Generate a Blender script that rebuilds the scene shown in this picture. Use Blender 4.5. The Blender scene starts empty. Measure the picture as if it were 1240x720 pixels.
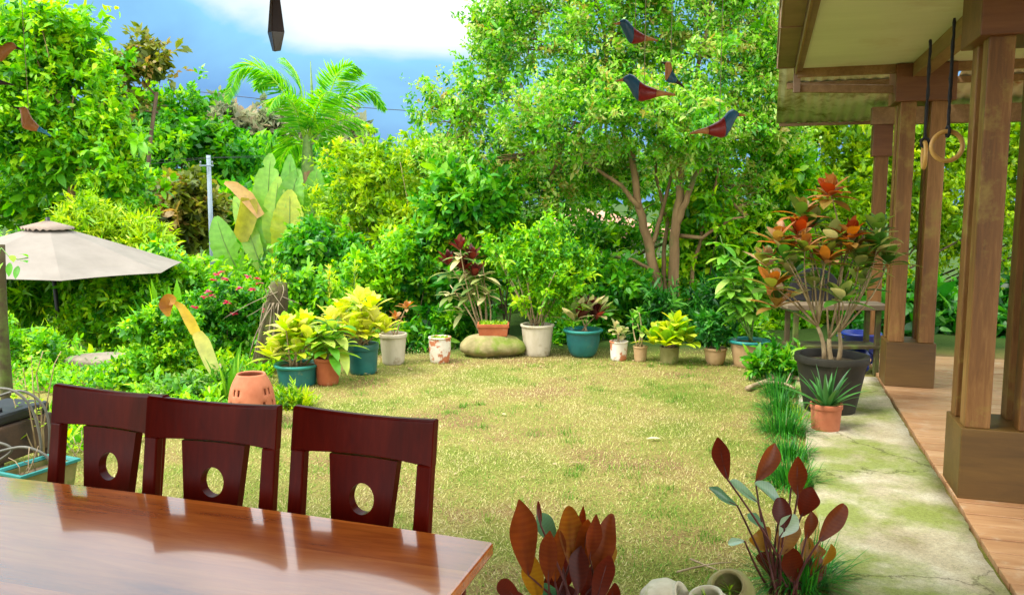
import bpy, bmesh, math, random
import numpy as np
from math import sin, cos, pi, radians
from mathutils import Vector, Matrix

# ------------------------------------------------------------------ camera, sky, sun, exposure
scene = bpy.context.scene
COL = scene.collection
CAMZ = 1.65
PITCH = math.atan(115 / 1000)
cam_d = bpy.data.cameras.new('camera')
cam_d.sensor_width = 36
cam_d.lens = 36 * 1000 / 1240
cam_d.clip_start = 0.05
cam_d.clip_end = 4000
cam = bpy.data.objects.new('camera', cam_d)
COL.objects.link(cam)
cam.location = (0, 0, CAMZ)
cam.rotation_euler = (pi / 2 - PITCH, 0, 0)
scene.camera = cam

SUN_ELEV, SUN_AZ = radians(58), radians(-118)      # azimuth from +Y, negative = left
world = bpy.data.worlds.new('World')
scene.world = world
world.use_nodes = True
wn, wl = world.node_tree.nodes, world.node_tree.links
wn.clear()
w_out = wn.new('ShaderNodeOutputWorld')
w_bg = wn.new('ShaderNodeBackground')
w_bg.inputs['Strength'].default_value = 0.1
w_sky = wn.new('ShaderNodeTexSky')
w_sky.sky_type = 'NISHITA'
w_sky.sun_disc = False
w_sky.sun_elevation = SUN_ELEV
w_sky.sun_rotation = SUN_AZ
w_tc = wn.new('ShaderNodeTexCoord')
w_map = wn.new('ShaderNodeMapping')
w_map.inputs['Scale'].default_value = (2.4, 2.4, 5.5)
w_map.inputs['Location'].default_value = (0.35, 0.2, 0.0)
w_noise = wn.new('ShaderNodeTexNoise')
w_noise.inputs['Scale'].default_value = 1.3
w_noise.inputs['Detail'].default_value = 7
w_noise.inputs['Roughness'].default_value = 0.5
w_noise.inputs['Distortion'].default_value = 0.3
w_sep = wn.new('ShaderNodeSeparateXYZ')
w_add = wn.new('ShaderNodeMath'); w_add.operation = 'MULTIPLY_ADD'
w_add.inputs[1].default_value = 0.86
w_add2 = wn.new('ShaderNodeMath'); w_add2.operation = 'ADD'
w_ramp = wn.new('ShaderNodeValToRGB')
cr = w_ramp.color_ramp
cr.elements[0].position = 0.30; cr.elements[0].color = (0.22, 0.45, 0.78, 1)
cr.elements[1].position = 0.86; cr.elements[1].color = (1.25, 1.25, 1.25, 1)
for p, c in ((0.40, (0.16, 0.40, 0.80, 1)), (0.50, (0.23, 0.54, 0.92, 1)), (0.63, (0.30, 0.72, 1.0, 1)), (0.73, (0.85, 1.0, 1.05, 1))):
    e = cr.elements.new(p); e.color = c
w_mul = wn.new('ShaderNodeVectorMath'); w_mul.operation = 'SCALE'
w_mul.inputs['Scale'].default_value = 9.0
w_mix = wn.new('ShaderNodeMix'); w_mix.data_type = 'RGBA'
w_mix.inputs[0].default_value = 0.90
wl.new(w_tc.outputs['Generated'], w_map.inputs['Vector'])
wl.new(w_map.outputs['Vector'], w_noise.inputs['Vector'])
wl.new(w_tc.outputs['Generated'], w_sep.inputs[0])
wl.new(w_noise.outputs['Fac'], w_add.inputs[0])
w_ele = wn.new('ShaderNodeMapRange')
w_ele.inputs['From Min'].default_value = 0.05; w_ele.inputs['From Max'].default_value = 0.28
w_ele.inputs['To Min'].default_value = -0.07; w_ele.inputs['To Max'].default_value = 0.31
wl.new(w_sep.outputs['Z'], w_ele.inputs['Value'])
wl.new(w_ele.outputs['Result'], w_add.inputs[2])
w_back = wn.new('ShaderNodeMapRange'); w_back.inputs['From Min'].default_value = 0.5; w_back.inputs['From Max'].default_value = -0.4
w_back.inputs['To Max'].default_value = 0.45                # unseen sky behind the viewer, whitened to add light on foliage facing it
wl.new(w_sep.outputs['Y'], w_back.inputs['Value'])
wl.new(w_add.outputs[0], w_add2.inputs[0]); wl.new(w_back.outputs['Result'], w_add2.inputs[1])
w_dot = wn.new('ShaderNodeVectorMath'); w_dot.operation = 'DOT_PRODUCT'      # one bright white cloud bank ahead, slightly left
w_dot.inputs[1].default_value = Vector((-0.175, 0.95, 0.265)).normalized()
wl.new(w_tc.outputs['Generated'], w_dot.inputs[0])
w_blob = wn.new('ShaderNodeMapRange'); w_blob.interpolation_type = 'SMOOTHSTEP'
w_blob.inputs['From Min'].default_value = 0.968; w_blob.inputs['From Max'].default_value = 1.0; w_blob.inputs['To Max'].default_value = 0.11
wl.new(w_dot.outputs['Value'], w_blob.inputs['Value'])
w_add3 = wn.new('ShaderNodeMath'); w_add3.operation = 'ADD'
wl.new(w_add2.outputs[0], w_add3.inputs[0]); wl.new(w_blob.outputs['Result'], w_add3.inputs[1])
wl.new(w_add3.outputs[0], w_ramp.inputs['Fac'])
wl.new(w_ramp.outputs['Color'], w_mul.inputs[0])
w_gain = wn.new('ShaderNodeMapRange')                  # overcast overhead brighter than the blue gap; raised behind the viewer as added fill
w_gain.inputs['From Min'].default_value = -0.32; w_gain.inputs['From Max'].default_value = 0.35
w_gain.inputs['To Min'].default_value = 4.9; w_gain.inputs['To Max'].default_value = 16.0
w_dir = wn.new('ShaderNodeMath'); w_dir.operation = 'MULTIPLY_ADD'; w_dir.inputs[1].default_value = -0.6
wl.new(w_sep.outputs['Y'], w_dir.inputs[0]); wl.new(w_sep.outputs['Z'], w_dir.inputs[2])
wl.new(w_dir.outputs[0], w_gain.inputs['Value']); wl.new(w_gain.outputs['Result'], w_mul.inputs['Scale'])
wl.new(w_sky.outputs['Color'], w_mix.inputs[6])
wl.new(w_mul.outputs['Vector'], w_mix.inputs[7])
wl.new(w_mix.outputs[2], w_bg.inputs['Color'])
wl.new(w_bg.outputs['Background'], w_out.inputs['Surface'])

sun_d = bpy.data.lights.new('sun', 'SUN')
sun_d.energy = 2.3
sun_d.angle = radians(18)
sun_d.color = (1.0, 0.94, 0.82)
sun = bpy.data.objects.new('sun', sun_d)
COL.objects.link(sun)
sdir = Vector((sin(SUN_AZ) * cos(SUN_ELEV), cos(SUN_AZ) * cos(SUN_ELEV), sin(SUN_ELEV)))
sun.rotation_euler = sdir.to_track_quat('Z', 'Y').to_euler()

vs = scene.view_settings
vs.view_transform = 'Standard'; vs.look = 'None'; vs.gamma = 1.0
vs.use_curve_mapping = False
vs.exposure = 1.1
cy = scene.cycles
cy.use_denoising = True
cy.max_bounces = 7; cy.diffuse_bounces = 3; cy.glossy_bounces = 3
cy.transmission_bounces = 4; cy.transparent_max_bounces = 4
cy.caustics_reflective = False; cy.caustics_refractive = False
cy.sample_clamp_indirect = 6

# ------------------------------------------------------------------ placement helpers
CP, SP = cos(PITCH), sin(PITCH)
def ray(px, py):
    up = -(py - 360)
    return Vector((px - 620, 1000 * CP + up * SP, -1000 * SP + up * CP))
def g(px, py, z=0.0):                       # point of a horizontal plane
    r = ray(px, py); t = (z - CAMZ) / r.z
    return Vector((r.x * t, r.y * t, z))
def at(px, py, Y):                          # point at a given distance in front
    r = ray(px, py); t = Y / r.y
    return Vector((r.x * t, Y, CAMZ + r.z * t))
def m_per_px(Y, z=1.0): return (Y * CP + (CAMZ - z) * SP) / 1000
AX = radians(17.1)
U = Vector((sin(AX), cos(AX), 0)); V = Vector((cos(AX), -sin(AX), 0)); ZV = Vector((0, 0, 1))
def sm(a, b, x):
    t = np.clip((x - a) / (b - a), 0, 1); return t * t * (3 - 2 * t)
def terrain(x, y):
    return -0.75 * sm(8.8, 10.8, y) * sm(0.2, -2.2, x) - 4.0 * sm(14, 42, y)

# ------------------------------------------------------------------ materials
def new_mat(name):
    m = bpy.data.materials.new(name); m.use_nodes = True
    nt = m.node_tree; nt.nodes.clear()
    return m, nt.nodes, nt.links
def ramp(nodes, stops):
    r = nodes.new('ShaderNodeValToRGB'); e = r.color_ramp.elements
    e[0].position, e[0].color = stops[0][0], (*stops[0][1], 1)
    e[1].position, e[1].color = stops[-1][0], (*stops[-1][1], 1)
    for p, c in stops[1:-1]:
        q = e.new(p); q.color = (*c, 1)
    return r
def noise(nodes, links, vec, scale, detail=4, rough=0.55, dist=0.0):
    n = nodes.new('ShaderNodeTexNoise')
    n.inputs['Scale'].default_value = scale; n.inputs['Detail'].default_value = detail
    n.inputs['Roughness'].default_value = rough; n.inputs['Distortion'].default_value = dist
    if vec is not None: links.new(vec, n.inputs['Vector'])
    return n
def leafmat(name, stops, rough=0.42, tr=0.40, trc=None, spec=0.4, vein=False):
    m, N, Lk = new_mat(name)
    out = N.new('ShaderNodeOutputMaterial')
    a = N.new('ShaderNodeAttribute'); a.attribute_name = 'rnd'
    r = ramp(N, stops)
    Lk.new(a.outputs['Fac'], r.inputs['Fac'])
    p = N.new('ShaderNodeBsdfPrincipled')
    p.inputs['Roughness'].default_value = rough
    p.inputs['Specular IOR Level'].default_value = spec
    src = r.outputs['Color']
    tcn = N.new('ShaderNodeTexCoord')
    nz = noise(N, Lk, tcn.outputs['Object'], 14 if vein else 40, 3)
    mx = N.new('ShaderNodeMix'); mx.data_type = 'RGBA'; mx.blend_type = 'MULTIPLY'
    mx.inputs[0].default_value = 0.55
    r2 = ramp(N, [(0.3, (0.62, 0.62, 0.62)), (0.7, (1.25, 1.2, 1.1))])
    Lk.new(nz.outputs['Fac'], r2.inputs['Fac'])
    Lk.new(src, mx.inputs[6]); Lk.new(r2.outputs['Color'], mx.inputs[7])
    src = mx.outputs[2]
    Lk.new(src, p.inputs['Base Color'])
    t = N.new('ShaderNodeBsdfTranslucent')
    hs = N.new('ShaderNodeHueSaturation')
    hs.inputs['Value'].default_value = 1.7; hs.inputs['Saturation'].default_value = 1.1
    hs.inputs['Hue'].default_value = 0.488
    Lk.new(src, hs.inputs['Color']); Lk.new(hs.outputs['Color'], t.inputs['Color'])
    s = N.new('ShaderNodeMixShader'); s.inputs[0].default_value = tr
    Lk.new(p.outputs[0], s.inputs[1]); Lk.new(t.outputs[0], s.inputs[2])
    Lk.new(s.outputs[0], out.inputs['Surface'])
    return m
def surf(name, c1, c2, scale=6, rough=0.7, spots=None, spot_scale=9, spot_lo=0.55, spot_hi=0.68, bump=0.15, bscale=60, stretch=(1, 1, 1), spec=0.4, coat=0.0, metal=0.0, detail=6, dist=0.0):
    m, N, Lk = new_mat(name)
    out = N.new('ShaderNodeOutputMaterial'); p = N.new('ShaderNodeBsdfPrincipled')
    p.inputs['Roughness'].default_value = rough; p.inputs['Specular IOR Level'].default_value = spec
    p.inputs['Coat Weight'].default_value = coat; p.inputs['Coat Roughness'].default_value = 0.08
    p.inputs['Metallic'].default_value = metal
    tc = N.new('ShaderNodeTexCoord'); mp = N.new('ShaderNodeMapping')
    mp.inputs['Scale'].default_value = stretch
    Lk.new(tc.outputs['Object'], mp.inputs['Vector'])
    n1 = noise(N, Lk, mp.outputs['Vector'], scale, detail, 0.6, dist)
    r1 = ramp(N, [(0.32, c1), (0.68, c2)])
    Lk.new(n1.outputs['Fac'], r1.inputs['Fac'])
    col = r1.outputs['Color']
    if spots is not None:
        n2 = noise(N, Lk, tc.outputs['Object'], spot_scale, 5, 0.65)
        r2 = ramp(N, [(spot_lo, (0, 0, 0)), (spot_hi, (1, 1, 1))])
        Lk.new(n2.outputs['Fac'], r2.inputs['Fac'])
        mx = N.new('ShaderNodeMix'); mx.data_type = 'RGBA'
        Lk.new(r2.outputs['Color'], mx.inputs[0]); Lk.new(col, mx.inputs[6])
        mx.inputs[7].default_value = (*spots, 1)
        col = mx.outputs[2]
    Lk.new(col, p.inputs['Base Color'])
    if bump:
        nb = noise(N, Lk, mp.outputs['Vector'], bscale, 4)
        b = N.new('ShaderNodeBump'); b.inputs['Strength'].default_value = bump; b.inputs['Distance'].default_value = 0.01
        Lk.new(nb.outputs['Fac'], b.inputs['Height']); Lk.new(b.outputs[0], p.inputs['Normal'])
    Lk.new(p.outputs[0], out.inputs['Surface'])
    return m
def wood(name, cs, axis='x', scale=5, rough=0.4, coat=0.0, spec=0.45, spots=None, plank=None):
    m, N, Lk = new_mat(name)
    out = N.new('ShaderNodeOutputMaterial'); p = N.new('ShaderNodeBsdfPrincipled')
    p.inputs['Roughness'].default_value = rough; p.inputs['Specular IOR Level'].default_value = spec
    p.inputs['Coat Weight'].default_value = coat; p.inputs['Coat Roughness'].default_value = 0.06
    p.inputs['Coat IOR'].default_value = 1.65
    tc = N.new('ShaderNodeTexCoord'); mp = N.new('ShaderNodeMapping')
    st = {'x': (0.12, 1, 1), 'y': (1, 0.12, 1), 'z': (1, 1, 0.1)}[axis]
    mp.inputs['Scale'].default_value = st
    Lk.new(tc.outputs['Object'], mp.inputs['Vector'])
    vec = mp.outputs['Vector']
    val = None
    if plank:                                    # boards across the given axis, each with its own shade and grain
        sep = N.new('ShaderNodeSeparateXYZ'); Lk.new(tc.outputs['Object'], sep.inputs[0])
        fl = N.new('ShaderNodeMath'); fl.operation = 'DIVIDE'; fl.inputs[1].default_value = plank
        Lk.new(sep.outputs['Y' if axis == 'x' else 'X'], fl.inputs[0])
        fr = N.new('ShaderNodeMath'); fr.operation = 'FLOOR'; Lk.new(fl.outputs[0], fr.inputs[0])
        wnz = N.new('ShaderNodeTexWhiteNoise'); wnz.noise_dimensions = '1D'; Lk.new(fr.outputs[0], wnz.inputs['W'])
        ad = N.new('ShaderNodeVectorMath'); ad.operation = 'ADD'
        sc2 = N.new('ShaderNodeVectorMath'); sc2.operation = 'SCALE'; sc2.inputs['Scale'].default_value = 7
        Lk.new(wnz.outputs['Color'], sc2.inputs[0]); Lk.new(vec, ad.inputs[0]); Lk.new(sc2.outputs[0], ad.inputs[1])
        vec = ad.outputs[0]; val = wnz.outputs['Value']
    n0 = noise(N, Lk, vec, scale, 3, 0.5)
    n1 = noise(N, Lk, vec, scale * 7, 6, 0.65, 0.6)
    mxv = N.new('ShaderNodeMath'); mxv.operation = 'MULTIPLY_ADD'; mxv.inputs[1].default_value = 0.55
    hv = N.new('ShaderNodeMath'); hv.operation = 'MULTIPLY'; hv.inputs[1].default_value = 0.45
    Lk.new(n1.outputs['Fac'], hv.inputs[0]); Lk.new(n0.outputs['Fac'], mxv.inputs[0]); Lk.new(hv.outputs[0], mxv.inputs[2])
    r = ramp(N, [(0.34, cs[0]), (0.5, cs[1]), (0.66, cs[2])])
    Lk.new(mxv.outputs[0], r.inputs['Fac'])
    col = r.outputs['Color']
    if val is not None:
        mm = N.new('ShaderNodeMix'); mm.data_type = 'RGBA'; mm.blend_type = 'MULTIPLY'; mm.inputs[0].default_value = 1
        r3 = ramp(N, [(0, (0.72, 0.7, 0.68)), (1, (1.2, 1.18, 1.15))])
        Lk.new(val, r3.inputs['Fac']); Lk.new(col, mm.inputs[6]); Lk.new(r3.outputs['Color'], mm.inputs[7])
        col = mm.outputs[2]
    if spots is not None:
        n2 = noise(N, Lk, tc.outputs['Object'], 5, 6, 0.7)
        r2 = ramp(N, [(0.54, (0, 0, 0)), (0.68, (0.8, 0.8, 0.8))])
        Lk.new(n2.outputs['Fac'], r2.inputs['Fac'])
        mx = N.new('ShaderNodeMix'); mx.data_type = 'RGBA'
        Lk.new(r2.outputs['Color'], mx.inputs[0]); Lk.new(col, mx.inputs[6]); mx.inputs[7].default_value = (*spots, 1)
        col = mx.outputs[2]
    Lk.new(col, p.inputs['Base Color'])
    b = N.new('ShaderNodeBump'); b.inputs['Strength'].default_value = 0.06; b.inputs['Distance'].default_value = 0.004
    Lk.new(n1.outputs['Fac'], b.inputs['Height']); Lk.new(b.outputs[0], p.inputs['Normal'])
    Lk.new(p.outputs[0], out.inputs['Surface'])
    return m

# leaves (rnd attribute runs along each ramp)
LM = {}
def LF(name, *stops, **k):
    n = len(stops)
    LM[name] = leafmat('leaf_' + name, [(i / (n - 1), c) for i, c in enumerate(stops)], **k)
LF('bright', (0.015, 0.15, 0.004), (0.08, 0.34, 0.005), (0.21, 0.52, 0.008), (0.44, 0.64, 0.012))
LF('lime', (0.05, 0.19, 0.003), (0.17, 0.38, 0.006), (0.32, 0.52, 0.008), (0.50, 0.60, 0.02))
LF('mid', (0.006, 0.10, 0.006), (0.03, 0.23, 0.008), (0.09, 0.37, 0.010), (0.24, 0.50, 0.02))
LF('dark', (0.004, 0.06, 0.008), (0.014, 0.14, 0.014), (0.04, 0.25, 0.02), (0.14, 0.40, 0.06))
LF('silver', (0.02, 0.11, 0.010), (0.07, 0.26, 0.02), (0.17, 0.40, 0.04), (0.40, 0.54, 0.20), rough=0.3)
LF('tree', (0.012, 0.12, 0.006), (0.05, 0.27, 0.008), (0.13, 0.44, 0.012), (0.27, 0.55, 0.03), (0.42, 0.58, 0.16), (0.36, 0.30, 0.05), rough=0.34, spec=0.45)
LF('olive', (0.04, 0.07, 0.01), (0.10, 0.15, 0.015), (0.20, 0.24, 0.03), (0.30, 0.20, 0.05))
LF('grey', (0.09, 0.14, 0.07), (0.17, 0.22, 0.11), (0.26, 0.28, 0.16), (0.34, 0.25, 0.16))  # eucalyptus grey-green, paled in the colour to stand in for haze
LF('yellow', (0.13, 0.38, 0.012), (0.36, 0.54, 0.02), (0.56, 0.62, 0.04), (0.68, 0.66, 0.22), vein=True)
LF('crotongreen', (0.02, 0.10, 0.015), (0.07, 0.22, 0.025), (0.22, 0.34, 0.06), (0.48, 0.46, 0.20), vein=True)
LF('hosta', (0.03, 0.16, 0.01), (0.09, 0.30, 0.015), (0.22, 0.44, 0.03), (0.45, 0.55, 0.10), vein=True)
LF('ficus', (0.05, 0.24, 0.02), (0.12, 0.36, 0.03), (0.24, 0.48, 0.07), (0.40, 0.58, 0.14), rough=0.35)
LF('croton', (0.06, 0.14, 0.02), (0.17, 0.19, 0.03), (0.34, 0.20, 0.05), (0.42, 0.15, 0.03), (0.5, 0.36, 0.20), vein=True)
LF('redcroton', (0.20, 0.05, 0.012), (0.36, 0.06, 0.012), (0.42, 0.17, 0.03), (0.46, 0.28, 0.10), vein=True)
LF('purple', (0.035, 0.006, 0.006), (0.08, 0.010, 0.010), (0.14, 0.022, 0.016), (0.22, 0.05, 0.03), vein=True, tr=0.25)
LF('cream', (0.10, 0.22, 0.05), (0.30, 0.38, 0.12), (0.55, 0.55, 0.25), (0.65, 0.55, 0.32), vein=True)
LF('calathea_back', (0.045, 0.006, 0.004), (0.11, 0.018, 0.006), (0.19, 0.050, 0.008), (0.29, 0.15, 0.016), tr=0.40, rough=0.36, vein=True)
LF('calathea_top', (0.05, 0.16, 0.06), (0.14, 0.30, 0.16), (0.36, 0.50, 0.34), rough=0.25, spec=0.6, tr=0.1, vein=True)
LF('aloe', (0.02, 0.10, 0.02), (0.05, 0.20, 0.04), (0.12, 0.30, 0.08), tr=0.1, rough=0.35, vein=True)
LF('mondo', (0.006, 0.08, 0.008), (0.02, 0.20, 0.014), (0.07, 0.34, 0.02), tr=0.2)
LF('banana', (0.03, 0.15, 0.012), (0.10, 0.30, 0.03), (0.22, 0.42, 0.06), (0.40, 0.46, 0.04), rough=0.35, vein=True)
LF('banana_dry', (0.30, 0.30, 0.03), (0.48, 0.40, 0.06), (0.50, 0.30, 0.12), vein=True)
LF('deadleaf', (0.20, 0.06, 0.02), (0.48, 0.26, 0.03), (0.62, 0.48, 0.06), (0.50, 0.52, 0.18), vein=True)
LF('palm', (0.02, 0.18, 0.012), (0.07, 0.34, 0.015), (0.18, 0.48, 0.03), (0.36, 0.54, 0.06), tr=0.5)
LF('flower', (0.45, 0.01, 0.03), (0.60, 0.03, 0.10), (0.65, 0.16, 0.25), tr=0.3)
LF('whiteflower', (0.6, 0.55, 0.35), (0.75, 0.72, 0.55), tr=0.3)
LF('dryleaf', (0.25, 0.15, 0.06), (0.42, 0.32, 0.16), tr=0.1)

M = {}
M['bark'] = surf('bark', (0.13, 0.075, 0.03), (0.34, 0.22, 0.10), 5, 0.85, spots=(0.10, 0.13, 0.03), spot_scale=3, bump=0.5, bscale=18, stretch=(1, 1, 0.3))
M['bark_dark'] = surf('bark_dark', (0.05, 0.035, 0.02), (0.15, 0.10, 0.055), 6, 0.9, bump=0.5, bscale=20, stretch=(1, 1, 0.3))
M['stem'] = surf('stem', (0.20, 0.13, 0.06), (0.42, 0.33, 0.18), 9, 0.7, bump=0.2)
M['stem_green'] = surf('stem_green', (0.06, 0.14, 0.02), (0.16, 0.26, 0.05), 9, 0.6, bump=0.1)
M['stem_red'] = surf('stem_red', (0.05, 0.012, 0.012), (0.13, 0.035, 0.03), 9, 0.5, bump=0.1)
M['terracotta'] = surf('terracotta', (0.28, 0.065, 0.02), (0.40, 0.115, 0.04), 7, 0.8, spots=(0.5, 0.36, 0.24), spot_scale=8, spot_lo=0.60, spot_hi=0.8, bump=0.12)
M['terracotta_pale'] = surf('terracotta_pale', (0.36, 0.105, 0.045), (0.48, 0.17, 0.08), 7, 0.8, spots=(0.24, 0.08, 0.03), spot_scale=6, spot_lo=0.6, spot_hi=0.8, bump=0.12)
M['teal'] = surf('teal_glaze', (0.006, 0.075, 0.08), (0.016, 0.15, 0.14), 5, 0.32, spots=(0.22, 0.24, 0.10), spot_scale=7, spot_lo=0.62, spot_hi=0.8, bump=0.03, spec=0.5)
M['teal_rim'] = surf('teal_rim', (0.012, 0.16, 0.15), (0.03, 0.26, 0.23), 6, 0.35, bump=0.03)
M['beige_pot'] = surf('beige_pot', (0.36, 0.31, 0.20), (0.58, 0.53, 0.42), 5, 0.8, spots=(0.20, 0.14, 0.05), spot_scale=6, spot_lo=0.56, spot_hi=0.75, bump=0.1, stretch=(1, 1, 0.4))
M['painted_pot'] = surf('flaking_paint', (0.62, 0.56, 0.46), (0.72, 0.68, 0.58), 6, 0.75, spots=(0.45, 0.16, 0.07), spot_scale=9, spot_lo=0.50, spot_hi=0.56, bump=0.15)
M['tan_pot'] = surf('tan_pot', (0.32, 0.20, 0.09), (0.48, 0.33, 0.17), 5, 0.7, spots=(0.20, 0.17, 0.06), spot_scale=5, spot_lo=0.55, spot_hi=0.75, bump=0.1)
M['mossy_pot'] = surf('mossy_pot', (0.13, 0.13, 0.03), (0.27, 0.24, 0.09), 6, 0.85, spots=(0.10, 0.16, 0.02), spot_scale=7, bump=0.2)
M['black_pot'] = surf('dark_plastic', (0.018, 0.017, 0.013), (0.04, 0.037, 0.027), 5, 0.55, spots=(0.07, 0.06, 0.04), spot_scale=5, spot_lo=0.6, spot_hi=0.8, bump=0.05, spec=0.15)
M['soil'] = surf('soil', (0.05, 0.032, 0.016), (0.13, 0.085, 0.04), 25, 0.95, spots=(0.10, 0.16, 0.03), spot_scale=12, bump=0.6, bscale=40)
M['boulder'] = surf('mossy_stone', (0.16, 0.14, 0.05), (0.36, 0.30, 0.14), 6, 0.9, spots=(0.15, 0.20, 0.025), spot_scale=4, spot_lo=0.46, spot_hi=0.62, bump=0.5, bscale=25)
M['stone'] = surf('grey_stone', (0.12, 0.10, 0.07), (0.24, 0.20, 0.15), 5, 0.9, bump=0.35, bscale=25)
M['cream_stone'] = surf('cream_stone', (0.44, 0.40, 0.27), (0.66, 0.62, 0.46), 8, 0.75, spots=(0.24, 0.28, 0.06), spot_scale=9, spot_lo=0.54, spot_hi=0.75, bump=0.2)
M['table_wood'] = wood('table_wood', ((0.34, 0.066, 0.010), (0.60, 0.155, 0.022), (0.80, 0.28, 0.055)), 'x', 4, 0.18, 0.85, 0.5, plank=0.19)
M['mahogany'] = wood('mahogany', ((0.046, 0.0018, 0.0007), (0.076, 0.0036, 0.0012), (0.115, 0.007, 0.002)), 'z', 6, 0.30, 0.0, 0.09)
M['post_wood'] = wood('post_wood', ((0.085, 0.033, 0.007), (0.17, 0.075, 0.017), (0.30, 0.155, 0.048)), 'z', 5, 0.5, 0.0, 0.4, spots=(0.24, 0.17, 0.035))
M['capital_wood'] = wood('capital_wood', ((0.09, 0.03, 0.010), (0.135, 0.05, 0.016), (0.18, 0.075, 0.026)), 'x', 5, 0.5)
M['base_wood'] = wood('base_wood', ((0.06, 0.030, 0.005), (0.10, 0.051, 0.009), (0.14, 0.075, 0.014)), 'x', 3, 0.5)
M['beam_wood'] = wood('beam_wood', ((0.14, 0.075, 0.03), (0.21, 0.12, 0.05), (0.30, 0.185, 0.085)), 'y', 5, 0.55)
M['deck_wood'] = wood('deck_wood', ((0.28, 0.13, 0.055), (0.40, 0.215, 0.10), (0.52, 0.32, 0.17)), 'x', 4, 0.40, 0.0, 0.5, spots=(0.50, 0.37, 0.24))
M['gutter'] = surf('gutter_paint', (0.16, 0.095, 0.055), (0.25, 0.16, 0.095), 4, 0.55, bump=0.03)
M['soffit'] = surf('soffit_panel', (0.58, 0.62, 0.50), (0.68, 0.72, 0.60), 3, 0.45, spots=(0.50, 0.48, 0.32), spot_scale=2, spot_lo=0.55, spot_hi=0.8, bump=0.02, stretch=(0.3, 1, 1))
M['awning'] = surf('weathered_sheet', (0.58, 0.54, 0.42), (0.78, 0.75, 0.64), 4, 0.6, spots=(0.20, 0.15, 0.04), spot_scale=3.2, spot_lo=0.5, spot_hi=0.66, bump=0.1)
M['sheet_pale'] = surf('pale_sheet', (0.60, 0.55, 0.48), (0.75, 0.72, 0.66), 3, 0.6, spots=(0.34, 0.14, 0.07), spot_scale=2.6, spot_lo=0.54, spot_hi=0.66, bump=0.1)
M['umbrella'] = surf('umbrella_cloth', (0.165, 0.145, 0.12), (0.215, 0.19, 0.16), 2.5, 0.85, bump=0.05)
M['umbrella_cap'] = surf('umbrella_cap', (0.17, 0.13, 0.10), (0.24, 0.19, 0.15), 4, 0.85, bump=0.05)
M['black_metal'] = surf('black_metal', (0.006, 0.007, 0.010), (0.016, 0.016, 0.02), 8, 0.5, bump=0.03)
M['strap'] = surf('black_strap', (0.010, 0.010, 0.012), (0.028, 0.028, 0.032), 20, 0.9, bump=0.3)
M['ring_wood'] = surf('ring_wood', (0.46, 0.25, 0.06), (0.58, 0.34, 0.10), 6, 0.45, bump=0.03)
M['concrete_post'] = surf('concrete_post', (0.17, 0.23, 0.28), (0.24, 0.30, 0.34), 3, 0.8, bump=0.05)
M['grey_metal'] = surf('grey_metal', (0.14, 0.16, 0.19), (0.22, 0.25, 0.29), 5, 0.4, metal=0.5, bump=0.03)
M['rust'] = surf('rusty_iron', (0.035, 0.025, 0.02), (0.10, 0.055, 0.03), 8, 0.8, bump=0.2)
M['hose'] = surf('grey_hose', (0.07, 0.07, 0.055), (0.13, 0.125, 0.10), 8, 0.5, bump=0.02)
M['blue_plastic'] = surf('blue_plastic', (0.008, 0.02, 0.16), (0.015, 0.04, 0.26), 5, 0.4, bump=0.02)
M['house_wall'] = surf('house_wall', (0.62, 0.52, 0.44), (0.74, 0.66, 0.58), 2, 0.9, bump=0.05)
M['house_roof'] = surf('house_roof', (0.34, 0.16, 0.10), (0.46, 0.26, 0.18), 2, 0.8, bump=0.1, bscale=14)
M['glass'] = surf('window_glass', (0.03, 0.05, 0.07), (0.06, 0.09, 0.12), 2, 0.08, bump=0)
M['white_paint'] = surf('white_paint', (0.72, 0.72, 0.70), (0.80, 0.80, 0.78), 3, 0.5, bump=0.02)
M['mossy_wood'] = surf('mossy_wood', (0.035, 0.026, 0.010), (0.09, 0.068, 0.028), 6, 0.9, spots=(0.09, 0.13, 0.02), spot_scale=6, spot_lo=0.46, spot_hi=0.64, bump=0.6, bscale=22, stretch=(1, 1, 0.35))
M['drift'] = surf('dry_branch', (0.20, 0.13, 0.07), (0.46, 0.36, 0.22), 10, 0.85, bump=0.3)
M['plank_grey'] = surf('grey_plank', (0.10, 0.07, 0.04), (0.19, 0.145, 0.09), 5, 0.8, bump=0.2, stretch=(0.2, 1, 1))
M['bird_red'] = surf('bird_red', (0.15, 0.006, 0.006), (0.22, 0.012, 0.010), 20, 0.4, bump=0.03)
M['bird_blue'] = surf('bird_blue', (0.010, 0.06, 0.12), (0.018, 0.10, 0.18), 20, 0.4, bump=0.03)
M['bird_sky'] = surf('bird_sky', (0.02, 0.22, 0.38), (0.04, 0.32, 0.48), 20, 0.4, bump=0.03)
M['bird_tan'] = surf('bird_tan', (0.30, 0.12, 0.03), (0.44, 0.21, 0.06), 20, 0.45, bump=0.03)
M['bird_black'] = surf('bird_black', (0.012, 0.008, 0.008), (0.03, 0.02, 0.018), 20, 0.4, bump=0.03)
M['pendant'] = wood('pendant_wood', ((0.008, 0.005, 0.005), (0.018, 0.010, 0.009), (0.035, 0.02, 0.016)), 'z', 8, 0.3, 0.2)
M['string'] = surf('string', (0.3, 0.27, 0.2), (0.4, 0.37, 0.3), 20, 0.8, bump=0)
M['tile'] = surf('terrace_tile', (0.30, 0.17, 0.10), (0.40, 0.25, 0.16), 4, 0.5, bump=0.05)
M['root'] = surf('air_root', (0.15, 0.115, 0.07), (0.30, 0.24, 0.16), 12, 0.8, bump=0.2)

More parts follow.
